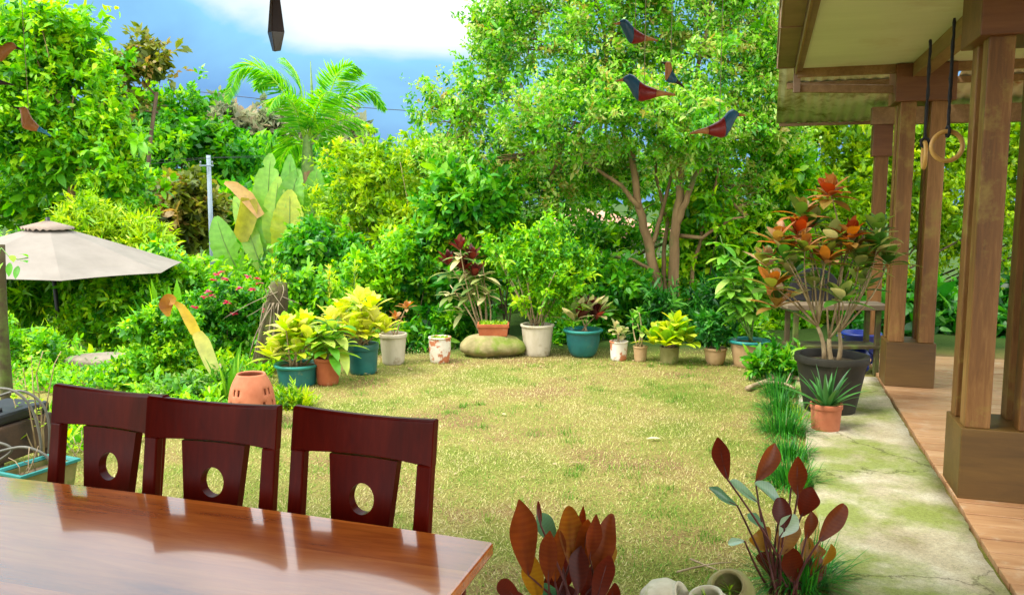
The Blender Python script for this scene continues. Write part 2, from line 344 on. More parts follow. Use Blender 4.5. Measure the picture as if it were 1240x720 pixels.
def lawn_material():
    m, N, Lk = new_mat('lawn')
    out = N.new('ShaderNodeOutputMaterial'); p = N.new('ShaderNodeBsdfPrincipled')
    p.inputs['Roughness'].default_value = 0.95; p.inputs['Specular IOR Level'].default_value = 0.1
    tc = N.new('ShaderNodeTexCoord')
    n1 = noise(N, Lk, tc.outputs['Object'], 1.1, 5, 0.6)
    n2 = noise(N, Lk, tc.outputs['Object'], 70, 4, 0.7)
    r1 = ramp(N, [(0.36, (0.16, 0.20, 0.035)), (0.5, (0.28, 0.25, 0.08)), (0.64, (0.25, 0.165, 0.08))])
    r2 = ramp(N, [(0.3, (0.45, 0.45, 0.4)), (0.7, (1.25, 1.22, 1.1))])
    Lk.new(n1.outputs['Fac'], r1.inputs['Fac']); Lk.new(n2.outputs['Fac'], r2.inputs['Fac'])
    mx = N.new('ShaderNodeMix'); mx.data_type = 'RGBA'; mx.blend_type = 'MULTIPLY'; mx.inputs[0].default_value = 1
    Lk.new(r1.outputs['Color'], mx.inputs[6]); Lk.new(r2.outputs['Color'], mx.inputs[7])
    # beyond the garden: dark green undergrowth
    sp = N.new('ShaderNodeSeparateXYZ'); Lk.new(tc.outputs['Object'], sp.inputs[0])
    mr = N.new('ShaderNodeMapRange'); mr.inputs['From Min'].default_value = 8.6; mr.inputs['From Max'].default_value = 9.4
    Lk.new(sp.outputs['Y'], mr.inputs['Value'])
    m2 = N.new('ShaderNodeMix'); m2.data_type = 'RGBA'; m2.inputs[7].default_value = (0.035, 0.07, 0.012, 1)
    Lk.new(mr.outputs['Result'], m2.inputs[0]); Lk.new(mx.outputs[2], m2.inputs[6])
    Lk.new(m2.outputs[2], p.inputs['Base Color'])
    b = N.new('ShaderNodeBump'); b.inputs['Strength'].default_value = 0.7; b.inputs['Distance'].default_value = 0.02
    Lk.new(n2.outputs['Fac'], b.inputs['Height']); Lk.new(b.outputs[0], p.inputs['Normal'])
    Lk.new(p.outputs[0], out.inputs['Surface'])
    return m
def blade_material():
    m, N, Lk = new_mat('lawn_blades')
    out = N.new('ShaderNodeOutputMaterial'); p = N.new('ShaderNodeBsdfPrincipled')
    p.inputs['Roughness'].default_value = 0.7; p.inputs['Specular IOR Level'].default_value = 0.2
    tc = N.new('ShaderNodeTexCoord')
    a = N.new('ShaderNodeAttribute'); a.attribute_name = 'rnd'
    n1 = noise(N, Lk, tc.outputs['Object'], 0.9, 6, 0.65)
    ad = N.new('ShaderNodeMath'); ad.operation = 'MULTIPLY_ADD'; ad.inputs[1].default_value = 0.75
    sc = N.new('ShaderNodeMath'); sc.operation = 'MULTIPLY_ADD'; sc.inputs[1].default_value = 1.9; sc.inputs[2].default_value = -0.84
    Lk.new(n1.outputs['Fac'], sc.inputs[0]); Lk.new(a.outputs['Fac'], ad.inputs[0]); Lk.new(sc.outputs[0], ad.inputs[2])
    r = ramp(N, [(0.08, (0.10, 0.26, 0.02)), (0.36, (0.32, 0.40, 0.07)), (0.56, (0.54, 0.51, 0.18)), (0.78, (0.66, 0.58, 0.30)), (0.98, (0.28, 0.17, 0.08))])
    Lk.new(ad.outputs[0], r.inputs['Fac']); Lk.new(r.outputs['Color'], p.inputs['Base Color'])
    t = N.new('ShaderNodeBsdfTranslucent'); Lk.new(r.outputs['Color'], t.inputs['Color'])
    s = N.new('ShaderNodeMixShader'); s.inputs[0].default_value = 0.3
    Lk.new(p.outputs[0], s.inputs[1]); Lk.new(t.outputs[0], s.inputs[2])
    Lk.new(s.outputs[0], out.inputs['Surface'])
    return m
def path_material():
    m, N, Lk = new_mat('old_concrete')
    out = N.new('ShaderNodeOutputMaterial'); p = N.new('ShaderNodeBsdfPrincipled')
    p.inputs['Roughness'].default_value = 0.85; p.inputs['Specular IOR Level'].default_value = 0.25
    tc = N.new('ShaderNodeTexCoord')
    n1 = noise(N, Lk, tc.outputs['Object'], 2.2, 8, 0.65)
    r1 = ramp(N, [(0.3, (0.27, 0.225, 0.13)), (0.5, (0.41, 0.365, 0.24)), (0.7, (0.52, 0.49, 0.37))])
    Lk.new(n1.outputs['Fac'], r1.inputs['Fac'])
    n2 = noise(N, Lk, tc.outputs['Object'], 1.5, 7, 0.62)
    r2 = ramp(N, [(0.45, (0, 0, 0)), (0.58, (0.8, 0.8, 0.8))]); Lk.new(n2.outputs['Fac'], r2.inputs['Fac'])
    mx = N.new('ShaderNodeMix'); mx.data_type = 'RGBA'; mx.inputs[7].default_value = (0.17, 0.225, 0.02, 1)
    Lk.new(r2.outputs['Color'], mx.inputs[0]); Lk.new(r1.outputs['Color'], mx.inputs[6])
    n3 = noise(N, Lk, tc.outputs['Object'], 55, 5, 0.7)
    r3 = ramp(N, [(0.35, (0.7, 0.7, 0.7)), (0.65, (1.12, 1.12, 1.12))]); Lk.new(n3.outputs['Fac'], r3.inputs['Fac'])
    m2 = N.new('ShaderNodeMix'); m2.data_type = 'RGBA'; m2.blend_type = 'MULTIPLY'; m2.inputs[0].default_value = 0.8
    Lk.new(mx.outputs[2], m2.inputs[6]); Lk.new(r3.outputs['Color'], m2.inputs[7])
    vn = N.new('ShaderNodeTexVoronoi'); vn.feature = 'DISTANCE_TO_EDGE'; vn.inputs['Scale'].default_value = 0.75
    dn = noise(N, Lk, tc.outputs['Object'], 3.0, 6, 0.7)
    dv = N.new('ShaderNodeVectorMath'); dv.operation = 'MULTIPLY_ADD'; dv.inputs[1].default_value = (.5, .5, .5)
    Lk.new(dn.outputs['Color'], dv.inputs[0]); Lk.new(tc.outputs['Object'], dv.inputs[2]); Lk.new(dv.outputs[0], vn.inputs['Vector'])
    rc = ramp(N, [(0.0, (0.35, 0.33, 0.28)), (0.012, (1, 1, 1))]); Lk.new(vn.outputs['Distance'], rc.inputs['Fac'])
    m3 = N.new('ShaderNodeMix'); m3.data_type = 'RGBA'; m3.blend_type = 'MULTIPLY'; m3.inputs[0].default_value = 0.85
    Lk.new(m2.outputs[2], m3.inputs[6]); Lk.new(rc.outputs['Color'], m3.inputs[7]); m2 = m3
    n4 = noise(N, Lk, tc.outputs['Object'], 170, 2, 0.5)
    r4 = ramp(N, [(0.30, (0.45, 0.42, 0.36)), (0.42, (1, 1, 1))]); Lk.new(n4.outputs['Fac'], r4.inputs['Fac'])
    m4 = N.new('ShaderNodeMix'); m4.data_type = 'RGBA'; m4.blend_type = 'MULTIPLY'; m4.inputs[0].default_value = 0.8
    Lk.new(m3.outputs[2], m4.inputs[6]); Lk.new(r4.outputs['Color'], m4.inputs[7]); m2 = m4
    Lk.new(m2.outputs[2], p.inputs['Base Color'])
    b = N.new('ShaderNodeBump'); b.inputs['Strength'].default_value = 0.35; b.inputs['Distance'].default_value = 0.01
    Lk.new(n3.outputs['Fac'], b.inputs['Height']); Lk.new(b.outputs[0], p.inputs['Normal'])
    Lk.new(p.outputs[0], out.inputs['Surface'])
    return m
M['lawn'] = lawn_material(); M['blades'] = blade_material(); M['path'] = path_material()

# ------------------------------------------------------------------ object helpers
def tag(o, label=None, cat=None, group=None, kind=None):
    if label: o['label'] = label
    if cat: o['category'] = cat
    if group: o['group'] = group
    if kind: o['kind'] = kind
    return o
def thing(name, label, cat, loc=(0, 0, 0), rz=0, group=None):
    o = bpy.data.objects.new(name, None); COL.objects.link(o)
    o.empty_display_size = 0.1
    o.location = loc; o.rotation_euler = (0, 0, rz)
    return tag(o, label, cat, group)
def root_loc(o):
    while o.parent is not None: o = o.parent
    return np.array(o.location) if o.type == 'EMPTY' else np.zeros(3)
def link_mesh(name, me, mat, parent):
    me.materials.append(mat)
    o = bpy.data.objects.new(name, me); COL.objects.link(o)
    if parent is not None: o.parent = parent
    return o
def mesh_np(name, verts, faces, mat, parent=None, rnd=None, smooth=False, local=False):
    """verts (n,3), faces (m,k) arrays of one face size (or list of such arrays)"""
    verts = np.asarray(verts, dtype=np.float32)
    if parent is not None and not local: verts = verts - root_loc(parent).astype(np.float32)
    fl = faces if isinstance(faces, list) else [faces]
    me = bpy.data.meshes.new(name)
    loops = np.concatenate([f.ravel() for f in fl]).astype(np.int32)
    tot = np.concatenate([np.full(len(f), f.shape[1]) for f in fl]).astype(np.int32)
    st = np.concatenate([[0], np.cumsum(tot)[:-1]]).astype(np.int32)
    me.vertices.add(len(verts)); me.vertices.foreach_set('co', verts.ravel())
    me.loops.add(len(loops)); me.loops.foreach_set('vertex_index', loops)
    me.polygons.add(len(tot)); me.polygons.foreach_set('loop_start', st); me.polygons.foreach_set('loop_total', tot)
    if smooth: me.polygons.foreach_set('use_smooth', np.ones(len(tot), dtype=bool))
    me.update(calc_edges=True)
    if rnd is not None:
        a = me.attributes.new('rnd', 'FLOAT', 'FACE'); a.data.foreach_set('value', np.clip(rnd, 0, 1).astype(np.float32))
    return link_mesh(name, me, mat, parent)

class MB:
    def __init__(s): s.v = []; s.f = []; s.r = []
    def add(s, vs_, fs, rnd=0.5):
        b = len(s.v); s.v += [tuple(p) for p in vs_]; s.f += [tuple(i + b for i in f) for f in fs]
        s.r += [rnd] * len(fs) if not isinstance(rnd, (list, tuple)) else list(rnd)
        return s
    def box(s, c, d, ax=None):
        """box by centre, full dims, axes (3 vectors)"""
        X, Y, Z = ax or (Vector((1, 0, 0)), Vector((0, 1, 0)), ZV)
        c = Vector(c); p = []
        for k in (-.5, .5):
            for j, i in ((-.5, -.5), (-.5, .5), (.5, .5), (.5, -.5)):
                p.append(c + X * (d[0] * i) + Y * (d[1] * j) + Z * (d[2] * k))
        return s.add(p, [(3, 2, 1, 0), (4, 5, 6, 7), (0, 1, 5, 4), (1, 2, 6, 5), (2, 3, 7, 6), (3, 0, 4, 7)])
    def prism(s, poly, z0, z1):
        n = len(poly)
        p = [(x, y, z0) for x, y in poly] + [(x, y, z1) for x, y in poly]
        return s.add(p, [tuple(range(n - 1, -1, -1)), tuple(range(n, 2 * n))] + [(i, (i + 1) % n, n + (i + 1) % n, n + i) for i in range(n)])
    def tube(s, pts, rad, sides=8, caps=True, closed=False):
        pts = [Vector(p) for p in pts]; n = len(pts)
        if not hasattr(rad, '__len__'): rad = [rad] * n
        vs_ = []; prev = None
        for i, p in enumerate(pts):
            if closed: t = pts[(i + 1) % n] - pts[i - 1]
            else: t = pts[min(i + 1, n - 1)] - pts[max(i - 1, 0)]
            t.normalize()
            if prev is None:
                a = Vector((0, 0, 1)) if abs(t.z) < 0.9 else Vector((1, 0, 0))
                prev = t.cross(a).normalized()
            nrm = (prev - t * prev.dot(t)).normalized(); prev = nrm; bn = t.cross(nrm)
            for k in range(sides):
                a = 2 * pi * k / sides
                vs_.append(p + (nrm * cos(a) + bn * sin(a)) * rad[i])
        fs = []
        for i in range(n if closed else n - 1):
            for k in range(sides):
                a, b = i * sides + k, i * sides + (k + 1) % sides
                j = ((i + 1) % n) * sides
                fs.append((a, b, j + (k + 1) % sides, j + k))
        if caps and not closed:
            fs.append(tuple(range(sides - 1, -1, -1))); fs.append(tuple((n - 1) * sides + k for k in range(sides)))
        return s.add(vs_, fs)
    def lathe(s, prof, c=(0, 0, 0), segs=32, sx=1.0, sy=1.0, jitter=0, rng=None, skip=None, mat3=None):
        vs_ = []; fs = []; n = len(prof); c = Vector(c)
        for i, (r, z) in enumerate(prof):
            for k in range(segs):
                a = 2 * pi * k / segs
                q = 1 + (rng.uniform(-jitter, jitter) if jitter else 0)
                v = Vector((r * cos(a) * sx * q, r * sin(a) * sy * q, z))
                if mat3 is not None: v = mat3 @ v
                vs_.append(c + v)
        for i in range(n - 1):
            for k in range(segs):
                if skip and skip(i, k): continue
                fs.append((i * segs + k, i * segs + (k + 1) % segs, (i + 1) * segs + (k + 1) % segs, (i + 1) * segs + k))
        return s.add(vs_, fs)
    def strip(s, spine, widths, ups, fold=0.15, rnd=0.5, chev=0.0, vein=0.0):
        """a leaf blade along a spine, folded along its midrib"""
        vs_ = []; n = len(spine)
        for i, p in enumerate(spine):
            t = (spine[min(i + 1, n - 1)] - spine[max(i - 1, 0)]).normalized()
            side = t.cross(ups[i])
            side = side.normalized() if side.length > 1e-6 else Vector((1, 0, 0))
            nr = side.cross(t)
            w = widths[i]
            fw = t * (w * chev)
            vs_ += [p - side * w + nr * (w * fold) + fw, p, p + side * w + nr * (w * fold) + fw]
        fs = []
        if vein: rnd = [float(np.clip(rnd + (vein if (i % 2) else -vein), 0, 1)) for i in range(n - 1) for _ in (0, 1)]
        for i in range(n - 1):
            a, b = i * 3, i * 3 + 3
            fs += [(a, a + 1, b + 1, b), (a + 1, a + 2, b + 2, b + 1)]
        return s.add(vs_, fs, rnd)
    def build(s, name, mat, parent=None, smooth=True, bevel=0, local=False, solid=0, subsurf=0):
        me = bpy.data.meshes.new(name)
        off = root_loc(parent) if (parent is not None and not local) else np.zeros(3)
        me.from_pydata([(p[0] - off[0], p[1] - off[1], p[2] - off[2]) for p in s.v], [], s.f)
        if smooth: me.polygons.foreach_set('use_smooth', np.ones(len(s.f), dtype=bool))
        a = me.attributes.new('rnd', 'FLOAT', 'FACE'); a.data.foreach_set('value', np.array(s.r, dtype=np.float32))
        me.update()
        o = link_mesh(name, me, mat, parent)
        if solid:
            md = o.modifiers.new('solid', 'SOLIDIFY'); md.thickness = solid; md.offset = 0
        if bevel:
            md = o.modifiers.new('bevel', 'BEVEL'); md.width = bevel; md.segments = 2; md.limit_method = 'ANGLE'; md.angle_limit = radians(40)
        if subsurf:
            md = o.modifiers.new('sub', 'SUBSURF'); md.levels = subsurf; md.render_levels = subsurf
        if smooth and bevel:
            for poly in me.polygons: poly.use_smooth = False
        return o

def leaf(mb, p, d, L, W, droop=0.3, up=ZV, n=7, fold=0.2, rnd=0.5, shape='oval', wave=0.0, rng=None):
    """one large leaf: p base, d direction, bends down by droop"""
    d = Vector(d).normalized(); spine = []; ups = []; ws = []
    p = Vector(p); up = Vector(up)
    side = d.cross(up)
    if side.length < 1e-3: side = Vector((1, 0, 0))
    side.normalize(); nr = side.cross(d).normalized()
    for i in range(n + 1):
        t = i / n
        q = p + d * (L * t) - ZV * (droop * L * t * t) + side * (wave * L * sin(t * 3.0))
        spine.append(q); ups.append(nr)
        if shape == 'oval': w = (sin(pi * min(1, t * 0.96 + 0.04)) ** 0.75)
        elif shape == 'strap': w = min(1, 0.55 + t * 1.2) * (1 - t ** 3) ** 0.8
        elif shape == 'lance': w = (sin(pi * (t ** 0.75) * 0.98 + 0.02))
        else: w = (1 - t) ** 0.8 * (0.4 + 0.6 * min(1, t * 5))        # spike
        ws.append(max(0.004, w) * W / 2)
    mb.strip(spine, ws, ups, fold, rnd)

def rosette(mb, c, n, L, W, rng, tilt=(0.2, 1.2), droop=0.25, rlo=0, rhi=1, shape='oval', fold=0.2, axis=None, nseg=6):
    c = Vector(c)
    for i in range(n):
        a = i * 2.399 + rng.uniform(-.3, .3)
        q = i / max(1, n - 1)
        th = tilt[0] + (tilt[1] - tilt[0]) * q + rng.uniform(-.12, .12)
        d = Vector((sin(th) * cos(a), sin(th) * sin(a), cos(th)))
        l = L * rng.uniform(.75, 1.1) * (0.75 + 0.25 * min(1, q * 2))
        leaf(mb, c + d * 0.01 - ZV * (0.35 * L * q * .5), d, l, W * rng.uniform(.8, 1.15), droop * rng.uniform(.5, 1.4), n=nseg, fold=fold, rnd=float(np.clip(rng.uniform(rlo, rhi), 0, 1)), shape=shape)

# ------------------------------------------------------------------ foliage
def unit(a): return a / np.maximum(np.linalg.norm(a, axis=-1, keepdims=True), 1e-9)
def leaf_arrays(P, D, N, L, W, six=False):
    S = unit(np.cross(D, N)); N = np.cross(S, D); n = len(P)
    L = L[:, None]; W = W[:, None]
    if not six:
        v = np.stack([P, P + D * L * .48 + S * W * .5 + N * W * .16, P + D * L - N * L * .10, P + D * L * .48 - S * W * .5 + N * W * .16], 1)
        f = np.arange(n * 4).reshape(n, 4)
        return v.reshape(-1, 3), f, 1
    v = np.stack([P, P + D * L * .30 + S * W * .45 + N * W * .14, P + D * L * .32, P + D * L * .30 - S * W * .45 + N * W * .14,
                  P + D * L * .68 + S * W * .38 + N * (W * .10 - L * .05), P + D * L * .70 - N * L * .06, P + D * L * .68 - S * W * .38 + N * (W * .10 - L * .05), P + D * L - N * L * .18], 1)
    b = (np.arange(n) * 8)[:, None]
    q = np.concatenate([b + np.array([[0, 1, 2, 3]]), b + np.array([[2, 1, 4, 5]]), b + np.array([[3, 2, 5, 6]]), b + np.array([[5, 4, 7, 6]])], 1).reshape(-1, 4)
    return v.reshape(-1, 3), q, 4
def crown_points(rng, blobs, n, per, cr_, up=0.55, lo=0.40, out_w=0.6, flat=0.8, droop=0.15, lift=.5, sprig=2.6):
    C = np.array([b[0] for b in blobs], float); R = np.array([b[1] for b in blobs], float)
    w = (R[:, 0] * R[:, 2] + R[:, 0] * R[:, 1] + R[:, 1] * R[:, 2]); w /= w.sum()
    k = rng.choice(len(blobs), n, p=w)
    d = unit(rng.normal(size=(n, 3))); d[:, 2] = np.where(rng.random(n) < .35, np.abs(d[:, 2]), d[:, 2])
    rad = lo + (1.06 - lo) * rng.random(n) ** .55
    ph = rng.uniform(0, 6.28, (len(blobs), 6))[k]
    lump = (np.sin(3.1 * d[:, 0] + ph[:, 0]) + np.sin(3.7 * d[:, 1] + ph[:, 1]) + np.sin(4.3 * d[:, 2] + ph[:, 2]) + .8 * np.sin(7 * d[:, 0] + 5 * d[:, 2] + ph[:, 3]) + .8 * np.sin(8 * d[:, 2] - 6 * d[:, 0] + ph[:, 4])) / 4.6
    shoot = np.where(rng.random(n) < .13, rng.uniform(1.0, 1.28, n), 1.0)
    rad = rad * (1 + .34 * lump) * shoot
    cc = C[k] + d * rad[:, None] * R[k]
    outw = unit(d / R[k])
    cn = rng.normal(0.5, 0.23, n)
    m = n * per
    ci = np.repeat(np.arange(n), per)
    off = rng.normal(size=(m, 3)) * cr_ * np.array([1, 1, flat])
    # each clump is a leafy sprig: leaves set along a short twig that grows out and up
    ax = unit(outw * .75 + np.array([0, 0, lift]) + rng.normal(size=(n, 3)) * .45)
    sl = sprig * cr_ * rng.uniform(.6, 1.7, n)
    tpos = rng.random(m) ** .8
    rad_ = unit(rng.normal(size=(m, 3)))
    P = cc[ci] + ax[ci] * ((tpos - .35) * sl[ci])[:, None] + off * .34 * (1.15 - .7 * tpos)[:, None]
    o2 = unit(outw[ci] * .5 + rad_ * .8 + ax[ci] * .5)
    D = unit(ax[ci] * .45 + rad_ * .75 * out_w / .6 + rng.normal(size=(m, 3)) * .25 - np.array([0, 0, droop]))
    N = unit(np.array([0, 0, 1.0]) * up + o2 * .35 + rng.normal(size=(m, 3)) * .42)
    rn = np.clip(cn[ci] + rng.normal(0, .17, m), 0.01, .99)
    return P, D, N, rn, cc, C, k, (rng.lognormal(0, .22, n)[ci])
def foliage(name, rng, blobs, n, per, cr_, L, W, mat, parent, six=False, split=True, **k):
    P, D, N, rn, cc, C, kk, sz = crown_points(rng, lobes(rng, blobs) if split else blobs, n, per, cr_, **k)
    if split: C = np.array([b[0] for b in blobs]); kk = np.array([int(np.argmin(((C - q) ** 2).sum(1))) for q in cc])
    m = len(P)
    v, f, mult = leaf_arrays(P, D, N, L * sz * rng.uniform(.6, 1.25, m), W * sz * rng.uniform(.7, 1.2, m), six)
    o = mesh_np(name, v, f, LM[mat], parent, np.repeat(rn, mult))
    return o, cc, C, kk
def lobes(rng, blobs, k=5):
    out = []
    for c, r in blobs:
        out.append((c, r * .74))
        for i in range(k):
            d = unit(rng.normal(size=3)); d[2] = d[2] * .8 + .15
            out.append((c + d * r * rng.uniform(.55, .95), r * rng.uniform(.28, .52)))
    return out
def px_blob(px, py, Y, rx, ry, dz=None):
    c = at(px, py, Y); s = m_per_px(Y, c.z)
    return (np.array(c), np.array([rx * s, (dz if dz else rx * s * 0.8), ry * s]))
def bend(a, b, rng, n=5, amt=0.08):
    a, b = Vector(a), Vector(b); L = (b - a).length
    o = Vector((rng.uniform(-1, 1), rng.uniform(-1, 1), rng.uniform(-.3, .6))) * L * amt
    return [a.lerp(b, i / n) + o * sin(pi * i / n) for i in range(n + 1)]
def tree(name, label, cat, base, fork, blobs, trunk_r, n, per, cr_, L, W, mat, seed, bark='bark', six=False, twigs=5, group=None, limbs=True, crown_name='crown', **k):
    rng = np.random.default_rng(seed)
    base = Vector(base); fork = Vector(fork)
    t = thing(name, label, cat, base, group=group)
    o, cc, C, kk = foliage(crown_name, rng, blobs, n, per, cr_, L, W, mat, t, six, **k)
    mb = MB()
    mb.tube([base - ZV * .1] + bend(base, fork, rng, 6, .05), [trunk_r * 1.35] + [trunk_r * (1 - .35 * i / 6) for i in range(7)], 9)
    if limbs:
        for bi in range(len(C)):
            pts = bend(fork - ZV * rng.uniform(0, .12) * (fork - base).length, C[bi], rng, 6, .10)
            mb.tube(pts, [trunk_r * (.5 - .38 * i / 6) for i in range(7)], 7)
            idx = np.where(kk == bi)[0]
            for j in idx[:twigs]:
                mb.tube(bend(pts[rng.integers(3, 6)], cc[j], rng, 4, .12), [trunk_r * (.16 - .03 * i) for i in range(5)], 5)
    mb.build('trunk', M[bark], t)
    return t
def shrub(name, label, blobs, n, per, cr_, L, W, mat, seed, cat='shrub', stems=6, stem_mat='bark_dark', sr=0.012, six=False, group=None, base=None, **k):
    rng = np.random.default_rng(seed)
    c = blobs[0][0]
    if base is None:
        base = Vector((float(c[0]), float(c[1]), float(terrain(c[0], c[1]))))
    t = thing(name, label, cat, base, group=group)
    o, cc, C, kk = foliage('foliage', rng, blobs, n, per, cr_, L, W, mat, t, six, **k)
    if stems:
        mb = MB()
        for j in rng.choice(len(cc), min(stems, len(cc)), replace=False):
            b = base + Vector((rng.uniform(-1, 1), rng.uniform(-1, 1), 0)) * 0.12 - ZV * .05
            mb.tube(bend(b, cc[j], rng, 5, .10), [sr * (1 - .13 * i) for i in range(6)], 5)
        mb.build('stem', M[stem_mat], t)
    return t

# ================================================================== THE SETTING
def make_ground():
    xs = np.concatenate([[-2500, -900, -350, -160, -90], np.arange(-60, -8, 3.0), np.arange(-8, 10.01, 0.4), np.arange(12, 61, 4.0), [90, 160, 350, 900, 2500]])
    ys = np.concatenate([[-60, -25, -10], np.arange(-4, 15, 0.4), np.arange(15, 61, 2.0), [75, 100, 160, 300, 600, 1200, 3000]])
    X, Y = np.meshgrid(xs, ys)
    rng = np.random.default_rng(1)
    Z = terrain(X, Y) + np.where(Y > 9.5, rng.uniform(-.05, .05, X.shape), 0)
    v = np.stack([X, Y, Z], -1).reshape(-1, 3)
    nx, ny = len(xs), len(ys)
    i = np.arange(nx - 1)[None, :] + nx * np.arange(ny - 1)[:, None]
    f = np.stack([i, i + 1, i + nx + 1, i + nx], -1).reshape(-1, 4)
    tag(mesh_np('ground', v, f, M['lawn'], smooth=True), kind='structure')
make_ground()
E0 = Vector((2.115, 3.33, 0))               # a point on the edge between path and deck
def loc(w, s, z=0): return E0 + V * w + U * s + ZV * z
def make_path():
    rng = np.random.default_rng(2)
    ss = np.arange(-6, 4.45, 0.06); n = len(ss); v = []; f = []
    el = -0.74 + np.cumsum(rng.normal(0, .006, n)); el = -0.74 + (el - np.linspace(el[0], el[-1], n)) * .6
    er = -0.024 + np.convolve(rng.normal(0, .016, n + 8), np.ones(9) / 9, 'valid') + rng.normal(0, .003, n)
    cols = 6
    for i in range(n):
        for k in range(cols + 1):
            w = el[i] + (er[i] - el[i]) * k / cols
            p = loc(w, ss[i], 0.03 + rng.normal(0, .001)); v.append(tuple(p))
        v.append(tuple(loc(er[i], ss[i], -0.06))); v.append(tuple(loc(el[i] - .015, ss[i], -0.06)))
    w_ = cols + 3
    for i in range(n - 1):
        for k in range(cols): a = i * w_ + k; f.append((a, a + 1, a + 1 + w_, a + w_))
        a = i * w_
        f.append((a + cols, a + cols + 1, a + cols + 1 + w_, a + cols + w_)); f.append((a + cols + 2, a, a + w_, a + cols + 2 + w_))
    tag(mesh_np('path', v, np.array(f), M['path'], smooth=False), kind='structure')
make_path()
def make_deck():
    mb = MB(); rng = np.random.default_rng(3)
    o = bpy.data.objects
    s = -5.0
    while s < 5.75:
        w = 0.168
        mb.box((2.3, s + w / 2, 0.018 + rng.normal(0, .0008)), (4.6 + rng.uniform(-.006, .006), w - .010, 0.034)); s += w
    d = mb.build('deck', M['deck_wood'], None, smooth=False, bevel=.003)
    d.location = E0; d.rotation_euler = (0, 0, -AX); tag(d, kind='structure')
make_deck()
def make_terrace():
    mb = MB()
    mb.box((-1.75, -0.2, -0.04), (4.0, 6.3, 0.12))
    d = mb.build('terrace_floor', M['tile'], None, smooth=False, bevel=.01)
    d.rotation_euler = (0, 0, -AX); tag(d, kind='structure')
make_terrace()
def make_grass():
    rng = np.random.default_rng(4); n = 260000
    # denser near the viewer, spread over the lawn
    y = 3.0 + 6.6 * rng.random(n) ** 1.5
    x = -5.5 + rng.random(n) * 9.5
    ex = E0.x + (y - E0.y) * U.x / U.y - 0.76 / V.x
    lx = np.interp(y, [3, 5.6, 6.6, 7.6, 8.6, 9.6], [-3.0, -3.6, -2.6, -2.2, -1.6, -1.5]) - .3
    m = (x < ex) & (x > lx + rng.normal(0, .25, n)) & (y < 9.0 + rng.normal(0, .2, n))
    x, y = x[m], y[m]; n = len(x)
    nt = 150; tx = rng.uniform(-2.6, 2.6, nt); ty = rng.uniform(3.3, 8.6, nt)
    tk = (tx < E0.x + (ty - E0.y) * U.x / U.y - 0.9) & (tx > np.interp(ty, [3, 5.6, 6.6, 7.6, 8.6], [-2.6, -3.2, -2.3, -2.0, -1.5])); tx, ty = tx[tk], ty[tk]
    per = 46; tn = len(tx) * per; tr_ = np.repeat(rng.uniform(.02, .07, len(tx)), per)
    x = np.concatenate([x, np.repeat(tx, per) + rng.normal(0, 1, tn) * tr_]); y = np.concatenate([y, np.repeat(ty, per) + rng.normal(0, 1, tn) * tr_])
    n0 = n; n = len(x)
    a = rng.random(n) * 2 * pi; L = rng.uniform(.010, .028, n) * rng.choice([1, 1, 1, 1.5], n); w = rng.uniform(.0016, .0034, n)
    lean = rng.uniform(.5, 1.45, n)
    L[n0:] *= 1.9; lean[n0:] = rng.uniform(.15, 1.0, n - n0)
    rn_ = np.clip(rng.normal(.5, .22, n), 0, 1); rn_[n0:] = rng.uniform(-.1, .22, n - n0).clip(0, 1)
    D = np.stack([np.cos(a) * np.sin(lean), np.sin(a) * np.sin(lean), np.cos(lean)], 1)
    S = np.stack([-np.sin(a), np.cos(a), np.zeros(n)], 1) * w[:, None]
    P = np.stack([x, y, np.full(n, .001)], 1)
    v = np.stack([P - S, P + S, P + D * L[:, None]], 1).reshape(-1, 3)
    f = np.arange(3 * n).reshape(n, 3)
    tag(mesh_np('lawn_grass', v, f, M['blades'], None, rn_), 'short dry straw and green lawn grass between the pots and the terrace', 'grass', kind='stuff')
make_grass()

# ================================================================== PAVILION on the right
def local_thing(name, label, cat, org=E0):
    return thing(name, label, cat, org, -AX)
def B(mb, w0, w1, s0, s1, z0, z1):
    return mb.box(((w0 + w1) / 2, (s0 + s1) / 2, (z0 + z1) / 2), (w1 - w0, s1 - s0, z1 - z0))
pav = local_thing('garden_pavilion', 'open timber pavilion with clustered brown posts and a pale ceiling beside the concrete path', 'pavilion')
def pillar(w, s, bw=.42, bd=.40):
    b = B(MB(), w, w + bw, s, s + bd, .035, .43).build('pillar_base', M['base_wood'], pav, False, .006, True)
    p = .125; i = .018
    for (a, c) in ((0, 0), (1, 0), (0, 1), (1, 1)):
        x = w + i if a == 0 else w + bw - i - p
        y = s + i if c == 0 else s + bd - i - p
        B(MB(), x, x + p, y, y + p, .43, 2.52).build('post', M['post_wood'], b, False, .006, True)
    k = B(MB(), w - .035, w + bw + .035, s - .035, s + bd + .035, 2.50, 2.815).build('capital', M['capital_wood'], b, False, .006, True)
pillar(.008, 1.11); pillar(.0, 4.04, .40, .38); pillar(.008, -1.85)
